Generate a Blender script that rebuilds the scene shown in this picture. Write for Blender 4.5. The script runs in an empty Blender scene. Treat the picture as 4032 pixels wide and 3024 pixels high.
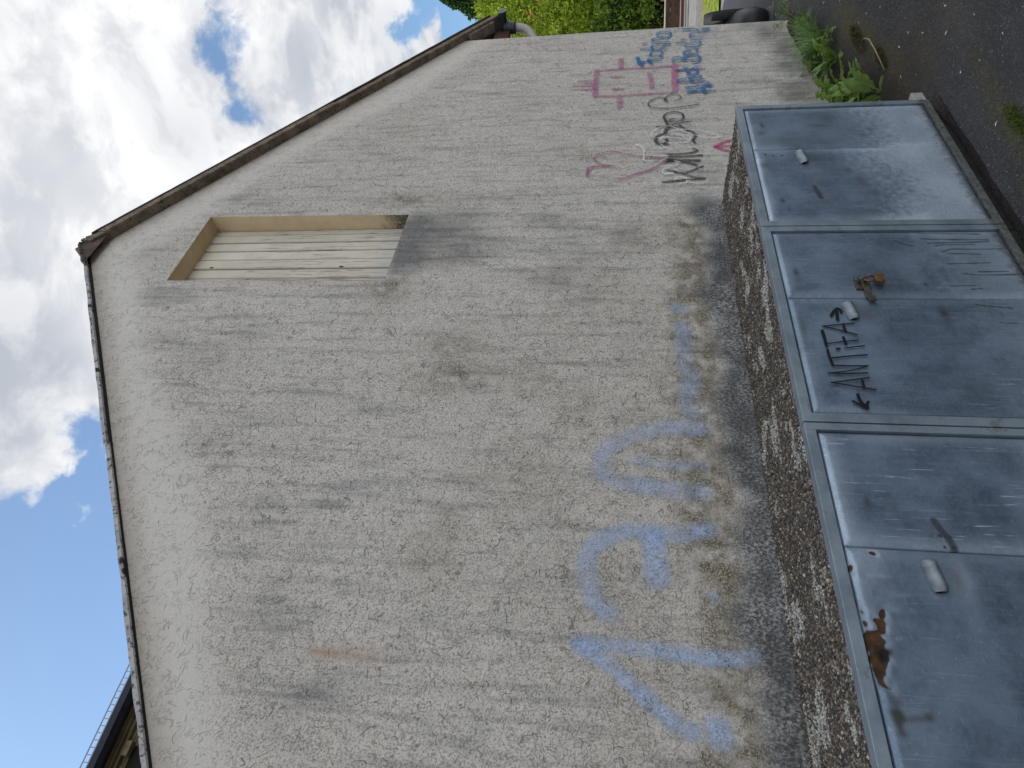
import bpy, bmesh, math, random
import numpy as np
from mathutils import Vector, Matrix, noise as mnoise
random.seed(7); rng = np.random.default_rng(7)
SC = bpy.context.scene; COL = SC.collection

# ------------------------------------------------------------------ camera (the photograph lies on its side: the camera is rolled a quarter turn)
CAMH = 1.65
yaw, pit, rol = math.radians(41.668), math.radians(8.298), math.radians(1.389)
w_ = Vector((math.sin(yaw)*math.cos(pit), math.cos(yaw)*math.cos(pit), math.sin(pit)))
r_ = Vector((math.cos(yaw), -math.sin(yaw), 0)); u_ = r_.cross(w_)
r2 = r_*math.cos(rol) + u_*math.sin(rol); u2 = u_*math.cos(rol) - r_*math.sin(rol)
cam = bpy.data.cameras.new('camera'); camo = bpy.data.objects.new('camera', cam); COL.objects.link(camo)
cam.sensor_width = 36; cam.sensor_fit = 'HORIZONTAL'; cam.lens = 36*2680/4032; cam.clip_end = 2000; cam.clip_start = .05
camo.matrix_world = Matrix.Translation((0, 0, CAMH)) @ Matrix(((-u2.x, r2.x, -w_.x), (-u2.y, r2.y, -w_.y), (-u2.z, r2.z, -w_.z))).to_4x4()
SC.camera = camo

# ------------------------------------------------------------------ light
SUN_EL, SUN_AZ = math.radians(47), math.radians(-22)      # azimuth measured from +Y (behind the gable) towards +X
sdir = Vector((math.sin(SUN_AZ)*math.cos(SUN_EL), math.cos(SUN_AZ)*math.cos(SUN_EL), math.sin(SUN_EL)))
sl = bpy.data.lights.new('sun', 'SUN'); sl.energy = 3.6; sl.angle = math.radians(.6); sl.color = (1, .95, .86)
so = bpy.data.objects.new('sun', sl); COL.objects.link(so); so.rotation_euler = (-sdir).to_track_quat('-Z', 'Y').to_euler()
SC.view_settings.view_transform = 'Standard'; SC.view_settings.look = 'None'; SC.view_settings.gamma = 1
SC.view_settings.exposure = 0.70
SC.cycles.max_bounces = 6; SC.cycles.transparent_max_bounces = 24

# ------------------------------------------------------------------ node helper
class N:
    def __init__(s, tree): s.t = tree; s.n = tree.nodes; s.l = tree.links
    def new(s, typ, **k):
        x = s.n.new(typ)
        for a, b in k.items(): setattr(x, a, b)
        return x
    def put(s, sock, v):
        if hasattr(v, 'is_output'): s.l.new(v, sock)
        elif isinstance(v, (tuple, list)) and len(v) == 3 and sock.type == 'RGBA': sock.default_value = (*v, 1)
        else: sock.default_value = v
    def m(s, op, a, b=0.0, c=None, clamp=False):
        x = s.new('ShaderNodeMath', operation=op, use_clamp=clamp); s.put(x.inputs[0], a); s.put(x.inputs[1], b)
        if c is not None: s.put(x.inputs[2], c)
        return x.outputs[0]
    def v(s, op, a, b=None, scale=None):
        x = s.new('ShaderNodeVectorMath', operation=op); s.put(x.inputs[0], a)
        if b is not None: s.put(x.inputs[1], b)
        if scale is not None: s.put(x.inputs['Scale'], scale)
        return x.outputs['Value'] if op in ('DOT_PRODUCT', 'LENGTH', 'DISTANCE') else x.outputs['Vector']
    def noise(s, vec, scale, detail=2, rough=.5, dist=0.0, out='Fac'):
        x = s.new('ShaderNodeTexNoise'); s.put(x.inputs['Vector'], vec); s.put(x.inputs['Scale'], scale)
        x.inputs['Detail'].default_value = detail; x.inputs['Roughness'].default_value = rough; x.inputs['Distortion'].default_value = dist
        return x.outputs[out]
    def vor(s, vec, scale, feature='F1', out='Distance', rnd=1.0):
        x = s.new('ShaderNodeTexVoronoi', feature=feature); s.put(x.inputs['Vector'], vec); s.put(x.inputs['Scale'], scale)
        x.inputs['Randomness'].default_value = rnd
        return x.outputs[out]
    def map(s, f, a, b, c=0.0, d=1.0, smooth=True):
        x = s.new('ShaderNodeMapRange', interpolation_type='SMOOTHSTEP' if smooth else 'LINEAR')
        s.put(x.inputs['Value'], f)
        for i, q in zip((1, 2, 3, 4), (a, b, c, d)): s.put(x.inputs[i], q)
        return x.outputs[0]
    def mix(s, f, a, b, mode='MIX'):
        x = s.new('ShaderNodeMix', data_type='RGBA', blend_type=mode); s.put(x.inputs[0], f); s.put(x.inputs[6], a); s.put(x.inputs[7], b)
        return x.outputs[2]
    def ramp(s, f, stops):
        x = s.new('ShaderNodeValToRGB'); s.put(x.inputs[0], f); e = x.color_ramp.elements
        while len(e) < len(stops): e.new(.5)
        for q, (p, c) in zip(e, stops): q.position = p; q.color = (*c, 1)
        return x.outputs[0]
    def attr(s, name, out='Fac'):
        x = s.new('ShaderNodeAttribute', attribute_name=name); return x.outputs[out]
    def obj(s): return s.new('ShaderNodeTexCoord').outputs['Object']
    def scl(s, vec, sc):
        x = s.new('ShaderNodeMapping'); s.put(x.inputs['Vector'], vec); x.inputs['Scale'].default_value = sc; return x.outputs[0]
    def bump(s, h, strength=.5, dist=.01, normal=None):
        x = s.new('ShaderNodeBump'); s.put(x.inputs['Height'], h); x.inputs['Strength'].default_value = strength; x.inputs['Distance'].default_value = dist
        if normal is not None: s.put(x.inputs['Normal'], normal)
        return x.outputs[0]

def material(name, build):
    mt = bpy.data.materials.new(name); mt.use_nodes = True; t = mt.node_tree; t.nodes.clear(); n = N(t)
    out = n.new('ShaderNodeOutputMaterial'); p = n.new('ShaderNodeBsdfPrincipled')
    res = build(n, p)
    t.links.new(res if res is not None else p.outputs[0], out.inputs['Surface'])
    return mt
def setp(n, p, col=None, rough=None, normal=None, metal=None, spec=None, alpha=None):
    if col is not None: n.put(p.inputs['Base Color'], col)
    if rough is not None: n.put(p.inputs['Roughness'], rough)
    if normal is not None: n.put(p.inputs['Normal'], normal)
    if metal is not None: n.put(p.inputs['Metallic'], metal)
    if spec is not None: n.put(p.inputs['Specular IOR Level'], spec)
    if alpha is not None: n.put(p.inputs['Alpha'], alpha)

# ------------------------------------------------------------------ sky: Nishita with broken cumulus
W = bpy.data.worlds.new('World'); SC.world = W; W.use_nodes = True
def sky():
    t = W.node_tree; t.nodes.clear(); n = N(t)
    s = n.new('ShaderNodeTexSky', sky_type='NISHITA'); s.sun_disc = False; s.sun_elevation = SUN_EL; s.sun_rotation = SUN_AZ
    s.air_density = 1.0; s.dust_density = .8; s.ozone_density = 2.2
    d = n.new('ShaderNodeTexCoord').outputs['Generated']
    sep = n.new('ShaderNodeSeparateXYZ'); n.put(sep.inputs[0], d); z = sep.outputs[2]
    p = n.v('SCALE', d, scale=n.m('DIVIDE', 1.0, n.m('ADD', n.m('MAXIMUM', z, 0.0), .42)))
    p = n.v('ADD', p, (3.7, 1.2, 5.1))
    warp = n.v('SCALE', n.v('SUBTRACT', n.noise(p, 3.2, 3, .55, out='Color'), (.5, .5, .5)), scale=.22)
    pw = n.v('ADD', p, warp)
    fine = n.noise(pw, 5.6, 10, .60); big = n.noise(pw, 1.9, 3, .5)
    dens = n.m('ADD', n.m('MULTIPLY', fine, .78), n.m('MULTIPLY', big, .36))
    # where the photograph's sky is open and where it is closed
    blobs = [((.20,.74,.645),.20,-.36),((.335,.71,.62),.075,-.24),((.05,.83,.55),.22,-.36),((.25,.80,.54),.16,-.33),((.821,.312,.479),.040,-.20),((.795,.381,.473),.030,-.19),((.806,.345,.475),.02,-.08),
             ((.59,.435,.68),.06,-.17),((.475,.588,.652),.045,-.20),((.443,.62,.645),.028,-.16),((.40,.67,.625),.04,-.22),((.372,.675,.637),.016,.34),((.905,.325,.285),.03,-.24),((.93,.315,.19),.05,-.26),((.915,.30,.25),.03,-.15),
             ((.43,.63,.65),.10,.14),((.37,.70,.61),.045,.22),((.71,.30,.63),.2,.22),((.86,.36,.37),.10,.18),((.885,.30,.33),.06,.14),((.63,.45,.63),.16,.12),((.52,.50,.69),.12,.12),((.94,.32,.15),.04,.05)]
    dw = n.v('ADD', d, n.v('SCALE', n.v('SUBTRACT', n.noise(d, 9, 5, .6, out='Color'), (.5, .5, .5)), scale=.11))
    for c, r, a in blobs:
        c = Vector(c).normalized(); dist = n.v('DISTANCE', dw, tuple(c))
        dens = n.m('ADD', dens, n.map(dist, r*1.6, r*.2, 0.0, a))
    cov = n.map(dens, .475, .60)
    # self shading: compare with the density a step towards the sun
    p2 = n.v('ADD', pw, (-.035, .05, .055)); dens2 = n.noise(p2, 5.6, 6, .60)
    lit = n.map(n.m('SUBTRACT', fine, dens2), -.10, .12)
    thick = n.map(n.noise(pw, 2.3, 4, .5), .42, .66)
    lit = n.m('ADD', n.m('MULTIPLY', lit, .42), n.m('MULTIPLY', n.m('SUBTRACT', 1.0, thick), .58))
    ccol = n.mix(lit, (3.9, 4.15, 4.6), (8.8, 8.7, 8.6))
    # front-lit clouds opposite the sun, boosted out of view to fill the shaded wall
    ccol = n.v('SCALE', ccol, scale=n.map(n.v('DOT_PRODUCT', d, tuple(sdir)), .15, -.75, .84, 2.5, False))
    below = n.map(z, -.08, .0)
    skyc = n.mix(.10, n.mix(1.0, s.outputs[0], (.60, .83, .96), 'MULTIPLY'), (6.0, 6.6, 7.0))
    c = n.mix(n.m('MULTIPLY', n.m('MULTIPLY', cov, .97), below), skyc, ccol)
    b = n.new('ShaderNodeBackground'); n.put(b.inputs['Color'], c); b.inputs['Strength'].default_value = .1
    o = n.new('ShaderNodeOutputWorld'); t.links.new(b.outputs[0], o.inputs['Surface'])
sky()

# ------------------------------------------------------------------ object helpers
def mesh(name, verts, faces, mat=None, smooth=False, attrs=None, uv=None):
    me = bpy.data.meshes.new(name); me.from_pydata([tuple(map(float, v)) for v in verts], [], [tuple(int(i) for i in f) for f in faces])
    if attrs:
        for k, a in attrs.items():
            a = np.asarray(a, dtype=np.float32)
            if a.ndim == 1: me.attributes.new(k, 'FLOAT', 'POINT').data.foreach_set('value', a)
            else:
                if a.shape[1] == 3: a = np.concatenate([a, np.ones((len(a), 1), np.float32)], 1)
                me.attributes.new(k, 'FLOAT_COLOR', 'POINT').data.foreach_set('color', a.ravel())
    if mat: me.materials.append(mat)
    if smooth: me.polygons.foreach_set('use_smooth', [True]*len(me.polygons))
    me.update(); return me
def wpos(o):
    v = Vector((0, 0, 0))
    while o: v += o.location; o = o.parent
    return v
def link(name, me, parent=None, local=False):
    """mesh given in world metres (or in the parent's own frame when local)"""
    o = bpy.data.objects.new(name, me); COL.objects.link(o)
    if parent:
        o.parent = parent
        if not local: o.location = -wpos(parent)
    return o
def tag(o, label=None, cat=None, group=None, kind=None):
    for k, v in (('label', label), ('category', cat), ('group', group), ('kind', kind)):
        if v: o[k] = v
    return o
def thing(name, label, cat, loc=(0, 0, 0), group=None, rotz=0.0):
    o = bpy.data.objects.new(name, None); COL.objects.link(o); o.location = loc; o.rotation_euler.z = rotz; o.empty_display_size = .1
    return tag(o, label, cat, group)
def bm_mesh(name, bm, mat, smooth=False):
    me = bpy.data.meshes.new(name); bm.normal_update(); bm.to_mesh(me); bm.free()
    if mat: me.materials.append(mat)
    if smooth: me.polygons.foreach_set('use_smooth', [True]*len(me.polygons))
    return me
def boxes(name, lst, mat, bevel=0.0, parent=None, local=False, rot=None):
    """one mesh out of boxes (x0,x1,y0,y1,z0,z1)"""
    bm = bmesh.new()
    for b in lst:
        x0, x1, y0, y1, z0, z1 = b[:6]
        r = bmesh.ops.create_cube(bm, size=1)
        for q in r['verts']: q.co = Vector(((x0+x1)/2 + q.co.x*(x1-x0), (y0+y1)/2 + q.co.y*(y1-y0), (z0+z1)/2 + q.co.z*(z1-z0)))
    if bevel: bmesh.ops.bevel(bm, geom=bm.edges[:], offset=bevel, segments=2, affect='EDGES', profile=.6)
    if rot is not None: bmesh.ops.transform(bm, matrix=rot, verts=bm.verts[:])
    return link(name, bm_mesh(name, bm, mat), parent, local)
def grid_faces(nx, ny): 
    i = np.arange(nx-1)[:, None]; j = np.arange(ny-1)[None, :]
    a = i*ny + j
    return np.stack([a, a+ny, a+ny+1, a+1], -1).reshape(-1, 4)
def tube(pts, rads, seg=10, cap=True):
    V, F = [], []; pts = [Vector(p) for p in pts]
    up = Vector((0, 0, 1)); prev = None
    for i, p in enumerate(pts):
        t = (pts[min(i+1, len(pts)-1)] - pts[max(i-1, 0)]).normalized()
        a = prev if prev is not None else (up if abs(t.z) < .9 else Vector((1, 0, 0)))
        x = (a - t*a.dot(t)).normalized(); y = t.cross(x); prev = x
        r = rads[i] if isinstance(rads, (list, tuple)) else rads
        for k in range(seg):
            an = 2*math.pi*k/seg; V.append(p + x*math.cos(an)*r + y*math.sin(an)*r)
    for i in range(len(pts)-1):
        for k in range(seg): F.append((i*seg+k, i*seg+(k+1) % seg, (i+1)*seg+(k+1) % seg, (i+1)*seg+k))
    if cap: F.append(tuple(range(seg-1, -1, -1))); F.append(tuple(range((len(pts)-1)*seg, len(pts)*seg)))
    return V, F
def join(parts):
    V, F = [], []
    for v, f in parts:
        k = len(V); V += list(v); F += [tuple(i+k for i in q) for q in f]
    return V, F
def sstep(a, b, x):
    t = np.clip((x-a)/(b-a), 0, 1); return t*t*(3-2*t)
def vnoise(P, scale, seed=0.0, octs=3):
    return np.array([mnoise.fractal(Vector((p[0]*scale+seed, p[1]*scale-seed, (p[2] if len(p) > 2 else 0)*scale+seed*.3)), .9, 2.0, octs) for p in P])
def blob(X, Z, L):
    a = np.zeros_like(X)
    for x, z, sx, sz, k in L: a = np.maximum(a, k*np.exp(-((X-x)/sx)**2 - ((Z-z)/sz)**2))
    return a

# ------------------------------------------------------------------ materials
def m_plain(name, col, rough=.7, metal=0.0, var=.25, scale=12, bumpd=.002, spec=.4, bs=60):
    def b(n, p):
        o = n.obj(); f = n.noise(o, scale, 5, .6)
        c = n.mix(n.map(f, .3, .7), tuple(x*(1-var) for x in col), tuple(min(1, x*(1+var)) for x in col))
        setp(n, p, c, n.m('ADD', n.m('MULTIPLY', f, .25), rough-.12), n.bump(n.noise(o, bs, 4, .6), .5, bumpd), metal, spec)
    return material(name, b)

YW = 2.52; XR, XL, APX, APZ, SLOPE = 6.53, .16, 3.345, 5.14, .648
def zrake(x): return np.where(np.asarray(x) < APX, APZ+.022 - .664*(APX-np.asarray(x)), APZ - SLOPE*(np.asarray(x)-APX))
WX0, WX1, WZ0, WZ1 = 3.04, 3.722, 3.005, 4.421

def stucco_height(n, o):
    """scratched render: grains, worm-like grooves, runs"""
    dv = n.v('ADD', o, n.v('SCALE', n.v('SUBTRACT', n.noise(o, 22, 2, .5, out='Color'), (.5,.5,.5)), scale=.03))
    grain = n.noise(dv, 135, 3, .64)
    lump = n.vor(dv, 95, 'F1')
    def worm(scale, width, mscale, lo, hi, off):
        q = n.v('ADD', o, off)
        r = n.m('ABSOLUTE', n.m('SUBTRACT', n.noise(q, scale, 1.5, .55, .8), .5))
        ln = n.map(r, width, width*.25, 0.0, 1.0)
        return n.m('MULTIPLY', ln, n.map(n.noise(q, mscale, 2, .6), lo, hi))
    w1 = worm(8.5, .0095, 15, .53, .60, (1.3, 7, 3)); w2 = worm(17, .018, 24, .52, .61, (9, 2, 5)); w3 = worm(38, .035, 26, .48, .6, (4, 4, 8))
    worms = n.m('MAXIMUM', w1, n.m('MAXIMUM', w2, n.m('MULTIPLY', w3, .6)))
    return grain, lump, worms

def b_wall(n, p):
    o = n.obj(); grain, lump, worms = stucco_height(n, o)
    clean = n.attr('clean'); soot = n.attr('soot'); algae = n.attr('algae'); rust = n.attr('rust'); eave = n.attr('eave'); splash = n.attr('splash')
    big = n.noise(o, 1.6, 4, .6); mid = n.noise(o, 6, 4, .6)
    streak = n.noise(n.scl(o, (9, 9, .9)), 2.2, 4, .62)
    fstreak = n.noise(n.scl(o, (30, 30, 1.6)), 1.6, 3, .6)
    rough_amt = n.m('MULTIPLY', n.m('SUBTRACT', 1.0, n.m('MULTIPLY', n.m('ADD', clean, n.m('MULTIPLY', n.m('SUBTRACT', mid, .5), .5), clamp=True), .8)), n.map(big, .25, .6, .75, 1.1))
    base = n.mix(n.map(big, .3, .7), (.565, .525, .47), (.62, .58, .53))
    base = n.mix(n.map(mid, .45, .75, 0, .35), base, (.46, .445, .41))
    base = n.mix(n.m('MULTIPLY', clean, .8), base, (.60, .57, .52))
    dirt = n.m('MULTIPLY', n.map(streak, .46, .76, 0, .72), n.m('SUBTRACT', 1.0, n.m('MULTIPLY', clean, .85)))
    base = n.mix(dirt, base, (.28, .278, .272))
    thin = n.m('MULTIPLY', n.map(fstreak, .60, .72, 0, .6), n.map(n.noise(o, 2.7, 3, .6), .5, .66))
    base = n.mix(n.m('MULTIPLY', thin, n.m('SUBTRACT', 1.0, clean)), base, (.17, .175, .18))
    base = n.mix(n.m('MULTIPLY', eave, n.m('ADD', .25, n.m('MULTIPLY', n.noise(o, 17, 5, .65), .7)), clamp=True), base, (.25, .205, .165))  # shade of the verge overhang painted in as a brown, dirt-toned band
    # soot, algae, splash-back and rust have shapes of their own
    gb = n.map(grain, .30, .66)
    so_ = n.m('MULTIPLY', n.map(n.m('ADD', soot, n.m('ADD', n.m('MULTIPLY', n.m('SUBTRACT', mid, .5), .75), n.m('MULTIPLY', n.m('SUBTRACT', streak, .5), .6))), .10, 1.18), n.map(soot, .02, .35), clamp=True)
    base = n.mix(n.m('MULTIPLY', so_, n.m('ADD', .7, n.m('MULTIPLY', gb, .3))), base, (.135, .134, .136))
    al = n.m('MULTIPLY', algae, n.map(n.m('ADD', n.m('MULTIPLY', grain, .55), n.m('MULTIPLY', n.noise(o, 13, 5, .65), .6)), .46, .62), clamp=True)
    al = n.m('MULTIPLY', al, n.m('ADD', .50, n.m('MULTIPLY', n.map(grain, .57, .42), .8)), clamp=True)
    base = n.mix(n.m('MULTIPLY', al, .95), base, n.mix(n.noise(o, 40, 3, .6), (.07, .052, .017), (.165, .125, .05)))
    sp = n.m('MULTIPLY', splash, n.map(n.noise(n.scl(o, (1, 1, .75)), 92, 7, .74), .40, .58), clamp=True)
    base = n.mix(splash, base, n.mix(n.map(mid, .35, .65), (.17, .17, .172), (.38, .38, .375)))
    base = n.mix(n.m('MULTIPLY', sp, .92), base, (.042, .044, .046))
    base = n.mix(n.m('MULTIPLY', rust, n.m('ADD', .35, gb), clamp=True), base, (.33, .16, .07))
    # dirt held in the pits of the render, deepened by painted-in occlusion
    pits = n.m('MULTIPLY', n.map(grain, .515, .41), n.m('MULTIPLY', rough_amt, n.map(big, .25, .7, 1.0, .62)))
    base = n.mix(n.m('MULTIPLY', pits, .64, clamp=True), base, (.10, .098, .088))
    base = n.mix(n.m('MULTIPLY', worms, n.m('ADD', .14, n.m('MULTIPLY', rough_amt, .40)), clamp=True), base, (.085, .083, .078))
    h = n.m('SUBTRACT', n.m('MULTIPLY', n.m('ADD', grain, n.m('MULTIPLY', lump, .25)), n.m('ADD', .25, n.m('MULTIPLY', rough_amt, .75))), n.m('MULTIPLY', worms, .55))
    setp(n, p, base, .93, n.bump(h, .85, .0065), 0, .2)
M_wall = material('stucco', b_wall)

def spray(name, col, k=1.0, edge=(0.0, .75), grainy=.5, rough=.8, hard=False, fade=False):
    def b(n, p):
        o = n.obj(); e = n.attr('edge')
        g, lump, worms = stucco_height(n, o)
        a = n.map(e, edge[0], edge[1])
        if not hard:
            a = n.m('MULTIPLY', a, n.m('ADD', 1-grainy, n.m('MULTIPLY', n.map(g, .36, .54), grainy*1.05)))
            a = n.m('MULTIPLY', a, n.m('SUBTRACT', 1.0, n.m('MULTIPLY', worms, .8)))
            a = n.m('MULTIPLY', n.m('MULTIPLY', a, n.attr('amt')), n.map(n.noise(o, 9, 4, .65), .3, .6, .55, 1.0))
        if fade:
            s = n.new('ShaderNodeSeparateXYZ'); n.put(s.inputs[0], o); a = n.m('MULTIPLY', a, n.map(n.m('ADD', s.outputs[2], n.m('MULTIPLY', n.noise(o, 14, 5, .7), .25)), 1.12, 1.42, .22, 1.0))
        h = n.m('SUBTRACT', g, n.m('MULTIPLY', worms, .55))
        setp(n, p, n.mix(n.map(n.noise(o, 30, 3, .6), .3, .7), tuple(x*.85 for x in col), tuple(x*1.12 for x in col)), rough, None if hard else n.bump(h, .5, .005), 0, .25, n.m('MULTIPLY', a, k, clamp=True))
    return material(name, b)

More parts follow.
